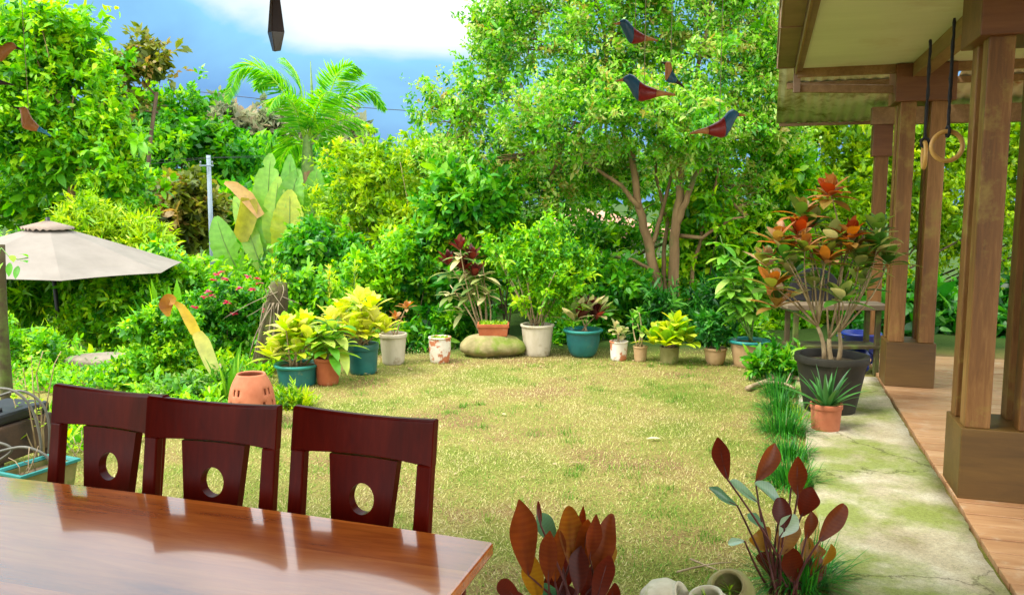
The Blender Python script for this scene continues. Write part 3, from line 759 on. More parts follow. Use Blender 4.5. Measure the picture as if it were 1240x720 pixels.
# corner post at the back under the lean-to
pb = B(MB(), 0, .13, 5.55, 5.68, .035, 2.2).build('post', M['post_wood'], pav, False, .006, True)
B(MB(), -.03, .16, 5.52, 5.71, 2.12, 2.44).build('capital', M['capital_wood'], pb, False, .006, True)
for wx in (2.2, 4.3):
    B(MB(), wx, wx + .13, 5.55, 5.68, .035, 2.44).build('post', M['post_wood'], pav, False, .006, True)
B(MB(), -.05, 4.5, 5.53, 5.66, 2.442, 2.62).build('beam', M['beam_wood'], pav, False, .006, True)
B(MB(), -.83, 4.5, -4, 4.06, 2.82, 2.845).build('ceiling', M['soffit'], pav, False, 0, True)
B(MB(), .09, .21, -4, 4.0, 2.70, 2.8185).build('beam', M['beam_wood'], pav, False, .006, True)
B(MB(), -.83, 4.5, 4.062, 4.11, 2.745, 2.87).build('beam', M['beam_wood'], pav, False, .005, True)
mb = MB()
for s_ in (-2.4, 1.3):
    B(mb, .212, 4.5, s_, s_ + .10, 2.72, 2.8185)
for s_, nm in ((-2.4, 0), (1.25, 1)):
    B(MB(), .212, 4.5, s_, s_ + .10, 2.72, 2.8185).build('beam', M['beam_wood'], pav, False, .005, True)
B(MB(), -.85, -.832, -4, 4.11, 2.775, 3.0).build('fascia', M['beam_wood'], pav, False, .004, True)
B(MB(), -.83, -.79, -4, 4.06, 2.795, 2.8185).build('trim', M['gutter'], pav, False, .003, True)
mb = MB()                                                     # open gutter: bottom, outer lip, rolled edge
B(mb, -.985, -.853, -4, 4.12, 2.84, 2.852); B(mb, -.999, -.985, -4, 4.12, 2.84, 2.975)
mb.tube([(-1.002, -4, 2.975), (-1.002, 4.12, 2.975)], .012, 8)
for s_ in (-2, 0.2, 2.3, 4.1): B(mb, -1.006, -.85, s_, s_ + .03, 2.832, 2.98)
mb.build('gutter', M['gutter'], pav, False, .003, True)
B(MB(), -.86, -.80, 4.112, 4.17, 2.62, 2.90).build('bracket', M['gutter'], pav, False, .004, True)
mb = MB(); mb.box((-.42, 4.19, 2.645), (.86, .05, .07), (Vector((.998, .03, -.045)).normalized(), Vector((0, 1, 0)), Vector((.045, 0, .998))))
mb.build('brace', M['beam_wood'], pav, False, .004, True)
# main roof above the ceiling
mb = MB()
mb.add([(-.95, -4.1, 2.99), (-.95, 4.2, 2.99), (1.9, 4.2, 4.1), (1.9, -4.1, 4.1), (4.8, 4.2, 2.99), (4.8, -4.1, 2.99),
        (-.95, -4.1, 3.02), (-.95, 4.2, 3.02), (1.9, 4.2, 4.13), (1.9, -4.1, 4.13), (4.8, 4.2, 3.02), (4.8, -4.1, 3.02)],
       [(0, 1, 2, 3), (3, 2, 4, 5), (7, 6, 9, 8), (8, 9, 11, 10), (0, 6, 7, 1), (4, 10, 11, 5), (1, 7, 8, 2), (2, 8, 10, 4), (0, 3, 9, 6), (3, 5, 11, 9)])
mb.build('roof', M['house_roof'], pav, False, 0, True)
# lean-to of weathered corrugated sheet behind
def sheet(w0, w1, mat, sa=4.55, za=2.99, sb=6.15, zb=2.53):
    v = []; n = int((w1 - w0) / .02)
    for k in range(2):
        for i in range(n + 1):
            w = w0 + (w1 - w0) * i / n; b = .009 * sin(2 * pi * w / .11)
            for (s_, z_) in ((sa, za), ((sa + sb) / 2, (za + zb) / 2 - .008), (sb, zb)):
                v.append((w, s_, z_ + b + .004 * k))
    f = []; m_ = (n + 1) * 3
    for i in range(n):
        for j in range(2):
            a = i * 3 + j; f.append((a, a + 3, a + 4, a + 1)); f.append((m_ + a, m_ + a + 1, m_ + a + 4, m_ + a + 3))
        f += [(i * 3 + 2, i * 3 + 5, m_ + i * 3 + 5, m_ + i * 3 + 2)]
    mb = MB(); mb.add(v, f); return mb.build('roof_sheet', M[mat], pav, True, 0, True)
sheet(-.98, .62, 'awning'); sheet(.64, 2.4, 'sheet_pale'); sheet(2.42, 4.5, 'sheet_pale')
mb = MB(); mb.box((1.75, 6.13, 2.515), (5.4, .03, .035)); mb.build('sheet_edge', M['beam_wood'], pav, False, .003, True)
mb = MB(); mb.box((1.75, 5.06, 2.80), (5.3, .05, .06)); mb.build('purlin', M['beam_wood'], pav, False, .003, True)

# gym rings
def ring(px, top_py, cy_, r, ang, label):
    p = at(px, cy_, 0)if False else None
    c = g(px, top_py, 2.70); Y = c.y
    zc = at(px, cy_, Y).z
    t = thing('gym_ring', label, 'gym ring', (c.x, c.y, zc), group='wooden gym rings hung from the pavilion beam')
    ax = Vector((cos(ang), sin(ang), 0))
    MB().tube([Vector((c.x, c.y, zc)) + ax * (r * cos(a)) + ZV * (r * sin(a)) for a in np.linspace(0, 2 * pi, 40, endpoint=False)], .0135, 10, closed=True).build('ring', M['ring_wood'], t)
    mb = MB(); rng = random.Random(int(px))
    z = zc + r + .02; pts = []
    while z < 2.70:
        pts.append((z, rng.uniform(.006, .011))); z += .035
    pts.append((2.70, .006))
    mb.tube([Vector((c.x + rng.uniform(-.002, .002), c.y, q)) for q, _ in pts], [w * 1.2 for _, w in pts], 8)
    mb.tube([Vector((c.x, c.y, zc + r)) + ZV * (.03 * cos(a)) + Vector((-ax.y, ax.x, 0)) * (.024 * sin(a)) for a in np.linspace(0, 2 * pi, 16, endpoint=False)], .009, 8, closed=True)
    mb.build('strap', M['strap'], t)
ring(1156, 22, 177, .085, radians(-8), 'wooden gym ring on a black strap, facing the viewer, the nearer of the two')
ring(1127, 48, 188, .082, radians(70), 'wooden gym ring on a black strap, seen nearly edge on, farther from the viewer')

# ================================================================== ROOF over the dining terrace (above the picture), with what hangs from it
tr = thing('terrace_roof', 'low timber roof sheltering the dining table, out of the frame above', 'roof', (0, 0, 0), -AX)
B(MB(), -4.1, .02, -3.2, 2.80, 2.64, 2.72).build('roof_panel', M['post_wood'], tr, False, .005, True)
for s_ in (-3.1, -1.2, .8, 2.70):
    B(MB(), -4.1, .02, s_, s_ + .09, 2.54, 2.638).build('rafter', M['beam_wood'], tr, False, .005, True)
for s_ in (-3.1, 2.68):
    B(MB(), -3.98, -3.86, s_, s_ + .12, 0.02, 2.54).build('post', M['post_wood'], tr, False, .006, True)

BIRD_UP = [(-1.0, .00), (-.72, .05), (-.42, .10), (-.18, .17), (.05, .25), (.22, .36), (.36, .46), (.50, .50), (.62, .46), (.70, .40), (.86, .35), (1.0, .30)]
BIRD_LO = [(-1.0, -.06), (-.72, -.05), (-.42, -.09), (-.18, -.17), (.05, -.22), (.22, -.20), (.36, -.06), (.46, .08), (.56, .20), (.66, .29), (.86, .29), (1.0, .30)]
def bird(px, py, Y, length, yaw, pitch, label, cols=('bird_red', 'bird_blue', 'bird_tan', 'bird_tan'), kind='bird', tall=1.0):
    length *= 1.16; tall *= 1.22
    """carved bird: body, head, beak and tail; side outline lofted with round sections"""
    c = at(px, py, Y); t = thing('carved_bird', label, 'hanging bird', c, yaw, group='painted wooden birds hung over the terrace')
    cp, sp_ = cos(pitch), sin(pitch); h = length / 2
    def sec(lo, hi, n):
        v = []; m_ = 12
        for i in range(n + 1):
            x = lo + (hi - lo) * i / n
            u_ = np.interp(x, [a for a, _ in BIRD_UP], [b for _, b in BIRD_UP]); l_ = np.interp(x, [a for a, _ in BIRD_LO], [b for _, b in BIRD_LO])
            cz, rz_ = (u_ + l_) / 2 * tall, max(.006, (u_ - l_) / 2 * tall)
            ry = min(rz_ * .75, .17) if x > -.45 else max(.05, rz_ * .8)
            if x > .7: ry = rz_ * .8
            for k in range(m_):
                a = 2 * pi * k / m_
                X, Z = x * h, (cz + rz_ * sin(a)) * h
                v.append((X * cp - Z * sp_, ry * h * cos(a), X * sp_ + Z * cp))
        f = [(i * m_ + k, i * m_ + (k + 1) % m_, (i + 1) * m_ + (k + 1) % m_, (i + 1) * m_ + k) for i in range(n) for k in range(m_)]
        f += [tuple(range(m_ - 1, -1, -1)), tuple(n * m_ + k for k in range(m_))]
        return MB().add(v, f)
    sec(-.40, .16, 12).build('body', M[cols[0]], t, True, 0, True)
    sec(.161, .70, 14).build('head', M[cols[1]], t, True, 0, True)
    sec(.701, 1.0, 6).build('beak', M[cols[2]], t, True, 0, True)
    sec(-1.0, -.401, 6).build('tail', M[cols[3]], t, True, 0, True)
    for sgn in (-1, 1):
        e = Vector((.55 * h, sgn * .12 * h, .37 * h * tall)); e = Vector((e.x * cp - e.z * sp_, e.y, e.x * sp_ + e.z * cp))
        MB().lathe([(.001, -.012 * h), (.026 * h, 0), (.001, .012 * h)], e, 8, mat3=Matrix.Rotation(pi / 2, 3, 'X')).build('eye', M['bird_black'], t, True, 0, True)
    MB().tube([(0, 0, .2 * h), (0, 0, 2.56 - c.z)], .0011, 5).build('string', M['string'], t, True, 0, True)
RB = ('bird_red', 'bird_blue', 'bird_tan', 'bird_tan')
bird(769, 45, 2.75, .150, pi + .45, .02, 'dark red wooden bird with a blue head, uppermost of the four near the gutter', RB)
bird(812, 94, 2.80, .098, pi + .25, .5, 'small wooden bird with a tan neck and blue body, above the middle red bird', ('bird_blue', 'bird_tan', 'bird_black', 'bird_black'), tall=1.25)
bird(780, 113, 2.62, .165, pi - .25, .05, 'dark red wooden bird facing left, just under the small blue-bodied bird', RB)
bird(871, 157, 2.66, .170, .22, .10, 'dark red wooden bird with blue head facing right, lowest of the right-hand birds', RB)
bird(36, 151, 2.9, .125, pi + .3, .5, 'wooden bird with tan breast and bright blue tail in front of the left tree', ('bird_tan', 'bird_tan', 'bird_black', 'bird_sky'), tall=1.1)
bird(-4, 66, 2.8, .130, .5, -.15, 'wooden bird with an orange breast, cut off by the left edge of the picture', ('bird_tan', 'bird_tan', 'bird_black', 'bird_black'), tall=1.1)
bird(-8, 99, 2.8, .105, pi + .2, .12, 'dark wooden bird tail showing at the left edge below the orange-breasted bird', ('bird_black', 'bird_black', 'bird_black', 'bird_black'))
bird(34, -6, 2.8, .120, .3, .0, 'black wooden bird whose belly shows at the top left edge', ('bird_black', 'bird_black', 'bird_black', 'bird_black'))
B(MB(), -4.1, .02, -3.34, -3.22, 0.02, 2.64).build('wall', M['house_wall'], tr, False, 0, True)  # unseen house wall behind the viewer, added to keep back sky off chairs
# dark tapered pendant
pc = at(335, 62, 2.6)
pt = thing('wind_chime_pendant', 'dark tapered wooden pendant hanging against the sky at the top', 'pendant', pc)
mb = MB(); ang = .5
prof = [(.012, .0), (.0235, .055), (.0125, .175), (.013, .19)]
pv = [(r * cos(ang + pi / 2 * k + pi / 4) * 1.25, r * .6 * sin(ang + pi / 2 * k + pi / 4) * 1.25, z + (0.004 * cos(k * pi / 2) if i == 0 else 0)) for i, (r, z) in enumerate(prof) for k in range(4)]
mb.add(pv, [(i * 4 + k, i * 4 + (k + 1) % 4, (i + 1) * 4 + (k + 1) % 4, (i + 1) * 4 + k) for i in range(3) for k in range(4)] + [(3, 2, 1, 0), (12, 13, 14, 15)])
mb.build('paddle', M['pendant'], pt, False, .002, True)
MB().tube([(0, 0, .185), (0, 0, 2.56 - pc.z)], .0012, 5).build('string', M['strap'], pt, True, 0, True)

# ================================================================== DINING TABLE AND CHAIRS
P0 = g(598, 655, .75)
tb = thing('dining_table', 'long polished brown wooden dining table in the foreground', 'table', (P0.x, P0.y, .02), -AX)
TL, TW = 2.35, 1.05
def bow(x): return .035 * (1 - (2 * x / TL + 1) ** 2)
pts = [(-TL * i / 24, bow(-TL * i / 24)) for i in range(25)] + [(-TL + TL * i / 24, -TW - bow(-TL + TL * i / 24)) for i in range(25)]
MB().prism(pts, .692, .73).build('tabletop', M['table_wood'], tb, False, .008, True)
pts2 = [(x * .985 - .018, (y + TW / 2) * .965 - TW / 2) for x, y in pts]
MB().prism(pts2, .674, .6915).build('edge_moulding', M['mahogany'], tb, False, .005, True)
for (x0, x1, y0, y1) in ((-TL + .14, -.14, -.115, -.09), (-TL + .14, -.14, -TW + .09, -TW + .115), (-.115, -.09, -TW + .14, -.14), (-TL + .09, -TL + .115, -TW + .14, -.14)):
    B(MB(), x0, x1, y0, y1, .575, .673).build('apron', M['mahogany'], tb, False, .003, True)
for x in (-.055, -TL + .145):
    for y in (-.06, -TW + .15):
        mb = MB()
        q = .09
        mb.add([(x - q + d, y - q + e, 0) for d, e in ((.015, .015), (q - .015, .015), (q - .015, q - .015), (.015, q - .015))] + [(x - q + d, y - q + e, .673) for d, e in ((0, 0), (q, 0), (q, q), (0, q))],
               [(3, 2, 1, 0), (4, 5, 6, 7), (0, 1, 5, 4), (1, 2, 6, 5), (2, 3, 7, 6), (3, 0, 4, 7)])
        mb.build('leg', M['mahogany'], tb, False, .004, True)

HW = .243
def lean(z): return max(0, (z - .45) / .55) * .085 if z > .45 else .07 * ((.45 - z) / .45) ** 1.6
def curve(x): return .032 * (1 - (x / HW) ** 2)
def make_chair(label):
    t = thing('dining_chair', label, 'chair', (0, 0, 0), 0, group='dark red-brown dining chairs along the far side of the table')
    m = M['mahogany']
    for sx in (-1, 1):                                     # back posts, gently bent
        mb = MB(); zs = np.linspace(0, .868, 14); v = []
        for z in zs:
            w = .052 - .010 * abs(z - .5); d = .034
            x1 = sx * HW; x0 = sx * (HW - w); y = lean(z)
            if sx < 0: x0, x1 = x1, x0
            v += [(x0, y - d / 2, z), (x1, y - d / 2, z), (x1, y + d / 2, z), (x0, y + d / 2, z)]
        mb.add(v, [(i * 4 + k, i * 4 + (k + 1) % 4, (i + 1) * 4 + (k + 1) % 4, (i + 1) * 4 + k) for i in range(13) for k in range(4)] + [(3, 2, 1, 0), (52, 53, 54, 55)])
        mb.build('back_leg', m, t, False, .005, True)
        mb = MB(); x = sx * (HW - .03); v = []
        for z, q in ((0, .017), (.43, .023)): v += [(x - q, -.40 - q, z), (x + q, -.40 - q, z), (x + q, -.40 + q, z), (x - q, -.40 + q, z)]
        mb.add(v, [(3, 2, 1, 0), (4, 5, 6, 7), (0, 1, 5, 4), (1, 2, 6, 5), (2, 3, 7, 6), (3, 0, 4, 7)]); mb.build('front_leg', m, t, False, .003, True)
    mb = MB(); v = []; n = 20                               # top rail, curved in plan and along the crest
    for i in range(n + 1):
        x = -HW - .001 + (2 * HW + .002) * i / n; zt = 1.0 - .016 * (1 - (x / HW) ** 2); zb = .862 + .004 * (1 - (x / HW) ** 2)
        for z, yo in ((zb, -.0165), (zt - .006, -.0165), (zt, -.009), (zt, .009), (zt - .006, .0165), (zb, .0165)):
            v.append((x, lean(z) + curve(x) + yo, z))
    k6 = 6
    mb.add(v, [(i * k6 + k, i * k6 + (k + 1) % k6, (i + 1) * k6 + (k + 1) % k6, (i + 1) * k6 + k) for i in range(n) for k in range(k6)] + [tuple(range(k6 - 1, -1, -1)), tuple(n * k6 + k for k in range(k6))])
    mb.build('top_rail', m, t, False, .003, True)
    # splat with an oval hole
    zc = .735; tz, bz, th_, bh_ = .8615, .45, .118, .080
    poly = [Vector((th_, tz)), Vector((-th_, tz)), Vector((-bh_, bz)), Vector((bh_, bz))]
    angs = sorted(set([2 * pi * k / 48 for k in range(48)] + [math.atan2(q.y - zc, q.x) % (2 * pi) for q in poly]))
    outer = []; inner = []
    for a in angs:
        d = Vector((cos(a), sin(a))); best = None
        for i in range(4):
            A, Bq = poly[i], poly[(i + 1) % 4]; e = Bq - A; den = d.x * e.y - d.y * e.x
            if abs(den) < 1e-9: continue
            ap = A - Vector((0, zc)); tt = (ap.x * e.y - ap.y * e.x) / den; uu = (ap.x * d.y - ap.y * d.x) / den
            if tt > 0 and -1e-6 <= uu <= 1 + 1e-6 and (best is None or tt < best): best = tt
        outer.append((d.x * best, zc + d.y * best)); inner.append((.043 * d.x, zc + .047 * d.y))
    v = []; N_ = len(angs); R_ = 6
    for side in (-.0160, .0160):
        for q in range(R_ + 1):
            for (ox, oz), (ix, iz) in zip(outer, inner):
                x = ix + (ox - ix) * q / R_; z = iz + (oz - iz) * q / R_
                v.append((x, lean(z) + curve(x) + side, z))
    f = []; H = (R_ + 1) * N_
    for q in range(R_):
        for k in range(N_):
            a, b = q * N_ + k, q * N_ + (k + 1) % N_
            f.append((a, b, b + N_, a + N_)); f.append((H + b, H + a, H + a + N_, H + b + N_))
    for k in range(N_):
        a, b = k, (k + 1) % N_
        f.append((b, a, H + a, H + b)); o_ = R_ * N_
        f.append((o_ + a, o_ + b, H + o_ + b, H + o_ + a))
    MB().add(v, f).build('splat', m, t, False, 0, True)
    mb = MB(); B(mb, -HW + .005, HW - .005, -.45, -.02, .43, .462); mb.build('seat', m, t, False, .012, True)
    for (x0, x1, y0, y1) in ((-HW + .05, HW - .05, -.415, -.39), (-HW + .05, HW - .05, -.012, .012), (-HW + .02, -HW + .04, -.38, -.02), (HW - .04, HW - .02, -.38, -.02)):
        B(MB(), x0, x1, y0, y1, .37, .429).build('seat_rail', m, t, False, .003, True)
    return t
def copy_tree(o, parent=None):
    c = o.copy(); COL.objects.link(c); c.parent = parent
    for ch in o.children: copy_tree(ch, c)
    return c
ch = make_chair('dining chair nearest the lawn, standing apart at the right end of the row of three')
def chair_at(o, xr, yr, xl, yl, dx=0):
    R_, L_ = g(xr, yr, 1.02), g(xl, yl, 1.02)
    mid = (R_ + L_) / 2; d = (R_ - L_).normalized(); a = math.atan2(d.y, d.x)
    n_ = Vector((-d.y, d.x, 0))
    o.location = mid - n_ * .085 ; o.location.z = .02; o.rotation_euler = (0, 0, a)
chair_at(ch, 527, 507, 360, 490)
c2 = copy_tree(ch); c2['label'] = 'middle dining chair, its left side overlapping the chair beside it'
chair_at(c2, 338, 490, 183, 478)
c3 = copy_tree(ch); c3['label'] = 'dining chair at the left end of the row, near the teal planter'
chair_at(c3, 207, 478, 64, 463)

# ================================================================== FAR THINGS: utility pole, wires, houses, tree line
def gz(p): return float(terrain(p.x, p.y))
pb_ = at(256, 300, 20)
up_ = thing('utility_pole', 'pale grey utility pole rising behind the banana plant', 'utility pole', (pb_.x, pb_.y, gz(pb_)))
top = at(257, 188, 20).z
MB().tube([Vector((pb_.x, pb_.y, gz(pb_))), Vector((pb_.x + .02, pb_.y, top))], [.062, .05], 12).build('pole', M['concrete_post'], up_)
mb = MB(); mb.box((pb_.x, pb_.y - .1, top - .25), (.34, .035, .035)); mb.build('crossarm', M['concrete_post'], up_, False, .01)
for dx in (-.14, .14):
    MB().lathe([(.001, .08), (.018, .07), (.022, .04), (.014, .02), (.014, 0)], (pb_.x + dx, pb_.y - .1, top - .22), 8).build('insulator', M['grey_metal'], up_)
for i, dx in enumerate((-.14, .14)):
    a = at(-40 - 60 * i, 150 + 20 * i, 19); b = Vector((pb_.x + dx, pb_.y - .1, top - .07)); c = at(640, 150 + 8 * i, 42)
    mb = MB()
    pts = [a.lerp(b, k / 14) - ZV * (.35 * sin(pi * k / 14)) for k in range(15)] + [b.lerp(c, k / 14) - ZV * (.35 * sin(pi * k / 14)) for k in range(1, 15)]
    mb.tube(pts, .005, 5)
    tag(mb.build('overhead_wire', M['black_metal']), ('upper thin overhead wire crossing the sky behind the palm', 'lower thin overhead wire sagging past the utility pole')[i], 'wire')
# long wire higher up, across the sky
a, c = at(60, 85, 60), at(640, 142, 48)
mb = MB(); mb.tube([a.lerp(c, k / 20) - ZV * (.5 * sin(pi * k / 20)) for k in range(21)], .022, 5)
tag(mb.build('overhead_wire', M['black_metal']), 'long thin black wire slanting across the blue sky left of the palm', 'wire')

def house(px0, px1, py_top, Y, depth, label, eave=.4, hh=None):
    a, b = at(px0, py_top, Y), at(px1, py_top, Y)
    z0 = min(gz(a), 0) - .1; zt = a.z; w = b.x - a.x
    t = thing('garden_house', label, 'house', ((a.x + b.x) / 2, Y + depth / 2, z0))
    o = Vector((a.x, Y, 0))
    mb = MB(); mb.box(((a.x + b.x) / 2, Y + depth / 2, (z0 + zt) / 2), (w, depth, zt - z0)); mb.build('wall', M['house_wall'], t, False)
    rz = zt + w * .16
    mb = MB()
    x0, x1, y0, y1 = a.x - eave, b.x + eave, Y - eave, Y + depth + eave; xm = (x0 + x1) / 2
    p = [(x0, y0, zt - .05), (x1, y0, zt - .05), (x1, y1, zt - .05), (x0, y1, zt - .05), (xm, y0 + .8, rz), (xm, y1 - .8, rz)]
    p += [(x, y, z + .1) for x, y, z in p]
    mb.add(p, [(0, 4, 1), (1, 4, 5, 2), (2, 5, 3), (3, 5, 4, 0), (6, 7, 10), (7, 8, 11, 10), (8, 9, 11), (9, 6, 10, 11), (0, 1, 7, 6), (1, 2, 8, 7), (2, 3, 9, 8), (3, 0, 6, 9)])
    mb.build('roof', M['house_roof'], t, False)
    for k in (.28, .72):
        cx = a.x + w * k; zc = zt - .9
        mb = MB(); mb.box((cx, Y - .012, zc), (.86, .05, 1.06)); wn_ = mb.build('window', M['white_paint'], t, False, .01)
        mb = MB(); mb.box((cx, Y - .042, zc), (.74, .02, .94)); mb.build('pane', M['glass'], wn_, False)
house(640, 800, 284, 16.5, 6, 'pale house with a reddish roof half hidden behind the garden trees')

# tree line and distant trees
def far_tree(px, py, Y, rx, ry, mat, label, n, seed, L=.5, W=.28, extra=(), trunk_px=None, per=22, tr_=.10, cr_=None, name='distant_tree', **k):
    blobs = [px_blob(px, py, Y, rx, ry)] + [px_blob(a, b, Y, c, d) for a, b, c, d in extra]
    b = at(trunk_px or px, py, Y); base = Vector((b.x, b.y, gz(b)))
    fork = Vector((b.x + .2, b.y, b.z - blobs[0][1][2] * .6))
    return tree(name, label, 'tree', base, fork, blobs, tr_, n, per, cr_ or Y * .011, L, W, mat, seed, twigs=2, bark='bark_dark', **k)
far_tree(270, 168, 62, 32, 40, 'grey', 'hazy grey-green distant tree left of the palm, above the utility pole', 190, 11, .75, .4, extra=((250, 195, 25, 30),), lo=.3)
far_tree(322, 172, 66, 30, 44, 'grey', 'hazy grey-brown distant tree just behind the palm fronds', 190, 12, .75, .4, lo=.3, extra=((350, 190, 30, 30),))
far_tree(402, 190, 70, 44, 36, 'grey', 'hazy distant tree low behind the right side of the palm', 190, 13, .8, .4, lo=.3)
far_tree(305, 220, 55, 70, 40, 'mid', 'distant dark green tree low behind the utility pole', 260, 14, .7, .4)
far_tree(170, 92, 30, 34, 32, 'olive', 'thin-crowned orange-tinged tree rising between the left trees', 90, 15, .34, .2, extra=((150, 130, 26, 24),), trunk_px=182, per=18, lo=.25)
far_tree(212, 185, 34, 62, 58, 'mid', 'feathery dark green tree behind and right of the big left tree', 420, 16, .34, .17, extra=((265, 225, 46, 50), (180, 150, 36, 34), (236, 130, 20, 18)), per=26)
far_tree(222, 262, 21, 36, 46, 'olive', 'olive-brown rounded bush tree left of the utility pole', 260, 17, .24, .15, per=26)
far_tree(60, 235, 25, 90, 62, 'bright', 'bright green tree behind the umbrella', 380, 18, .34, .2, extra=((-40, 220, 60, 60),))
far_tree(150, 250, 23, 60, 46, 'bright', 'bright green low tree between the big left tree trunk and the utility pole', 300, 19, .3, .18)
far_tree(300, 275, 24, 60, 42, 'mid', 'mid-green tree behind the banana leaves', 300, 20, .3, .18)
far_tree(440, 235, 26, 74, 52, 'mid', 'mid-green tree behind the tall golden shrub', 360, 21, .3, .18, extra=((520, 230, 50, 60),))
far_tree(-150, 150, 22, 90, 130, 'bright', 'bright green tree beyond the left edge', 380, 22, .32, .18)

# the big left tree
Y = 15.5
b = at(88, 300, Y)
tree('broadleaf_tree', 'big bright green broadleaf tree at the left with a straight brown trunk', 'tree', (b.x, b.y, gz(b)), at(88, 190, Y),
     [px_blob(40, 60, Y, 62, 52), px_blob(90, 110, Y, 66, 60), px_blob(30, 150, Y, 62, 50), px_blob(110, 185, Y, 58, 52), px_blob(-30, 110, Y, 60, 70), px_blob(150, 225, Y, 40, 40), px_blob(40, 215, Y, 56, 32), px_blob(70, 50, Y, 40, 34)],
       .10, 900, 30, .22, .155, .075, 'bright', 31, twigs=6, six=True, up=.6, lo=.35)

# big spreading tree on the right
Y = 10.6
b = at(803, 415, Y); b.z = 0
def big_tree():
    rng = np.random.default_rng(41)
    blobs = [px_blob(735, 115, Y - .2, 60, 50), px_blob(548, 150, Y + .4, 46, 42), px_blob(590, 110, Y + .4, 50, 48), px_blob(935, 90, Y + .4, 50, 90),  px_blob(640, 60, Y + .5, 74, 62), px_blob(745, 40, Y, 86, 72), px_blob(850, 70, Y, 84, 78), px_blob(705, 150, Y - .5, 96, 58),
             px_blob(830, 165, Y - .4, 86, 58), px_blob(590, 205, Y + .2, 70, 52), px_blob(918, 150, Y, 52, 66), px_blob(655, 235, Y + .3, 66, 42), px_blob(760, 210, Y + .8, 70, 40),
             px_blob(700, -60, Y, 110, 60), px_blob(850, -50, Y, 100, 70), px_blob(905, 30, Y + .3, 50, 60), px_blob(880, 225, Y + .3, 50, 40)]
    t = thing('spreading_tree', 'large spreading small-leaved tree with forked brown trunks behind the row of pots', 'tree', b)
    o, cc, C, kk = foliage('crown', rng, blobs, 3300, 38, .14, .066, .030, 'tree', t, True, up=.5, lo=.30)
    f1 = [at(803, 428, Y), at(797, 345, Y), at(786, 300, Y), at(774, 250, Y), at(768, 200, Y), at(752, 150, Y), at(735, 80, Y)]
    f2 = [at(812, 428, Y - .1), at(815, 345, Y - .1), at(817, 290, Y - .1), at(822, 240, Y - .1), at(826, 190, Y - .1), at(835, 130, Y), at(850, 60, Y)]
    f3 = [at(818, 275, Y - .1), at(830, 245, Y - .2), at(842, 212, Y - .2), at(868, 180, Y - .2)]
    f4 = [at(788, 305, Y), at(800, 262, Y + .1), at(812, 215, Y + .2), at(806, 160, Y)]
    f5 = [at(776, 255, Y), at(752, 225, Y - .1), at(722, 205, Y - .1), at(680, 180, Y)]
    f6 = [at(822, 285, Y), at(850, 288, Y - .1), at(884, 265, Y - .1), at(905, 262, Y)]
    f8 = [at(806, 426, Y + .1), at(806, 370, Y + .15), at(803, 320, Y + .2), at(808, 270, Y + .3), at(795, 215, Y + .4), at(790, 150, Y + .5)]
    f9 = [at(816, 426, Y), at(834, 370, Y + .1), at(842, 310, Y + .1), at(862, 250, Y + .1), at(872, 190, Y + .1)]
    f7 = [at(792, 330, Y), at(768, 315, Y - .2), at(730, 308, Y - .3)]
    def dens(p, r0, r1, jit=.02):
        out = []
        for i in range(len(p) - 1):
            for k in range(4):
                q = p[i].lerp(p[i + 1], k / 4); out.append(q + Vector((rng.normal(0, jit * .4), rng.normal(0, jit * .4), 0)))
        out.append(p[-1]); n = len(out)
        return out, [r0 + (r1 - r0) * i / (n - 1) for i in range(n)]
    mb = MB()
    for p, r0, r1 in ((f1, .078, .025), (f2, .082, .025), (f3, .05, .02), (f4, .035, .015), (f5, .035, .012), (f6, .03, .010), (f7, .03, .015), (f8, .042, .015), (f9, .036, .014)):
        q, r = dens(p, r0, r1); mb.tube(q, r, 9)
    mb.build('trunk', M['bark'], t)
    mb = MB()
    anchors = [f1[5], f1[6], f2[5], f2[6], f3[3], f4[3], f5[3], f6[3], f1[4], f2[4], f5[1]]
    for bi in range(len(C)):
        a = min(anchors, key=lambda q: (q - Vector(C[bi])).length)
        pts = bend(a, C[bi], rng, 6, .12); mb.tube(pts, [.028 - .003 * i for i in range(7)], 6)
        for j in np.where(kk == bi)[0][:10]:
            mb.tube(bend(pts[rng.integers(2, 7)], cc[j], rng, 4, .14), [.010 - .0017 * i for i in range(5)], 5)
    mb.build('branch', M['bark'], t)
big_tree()

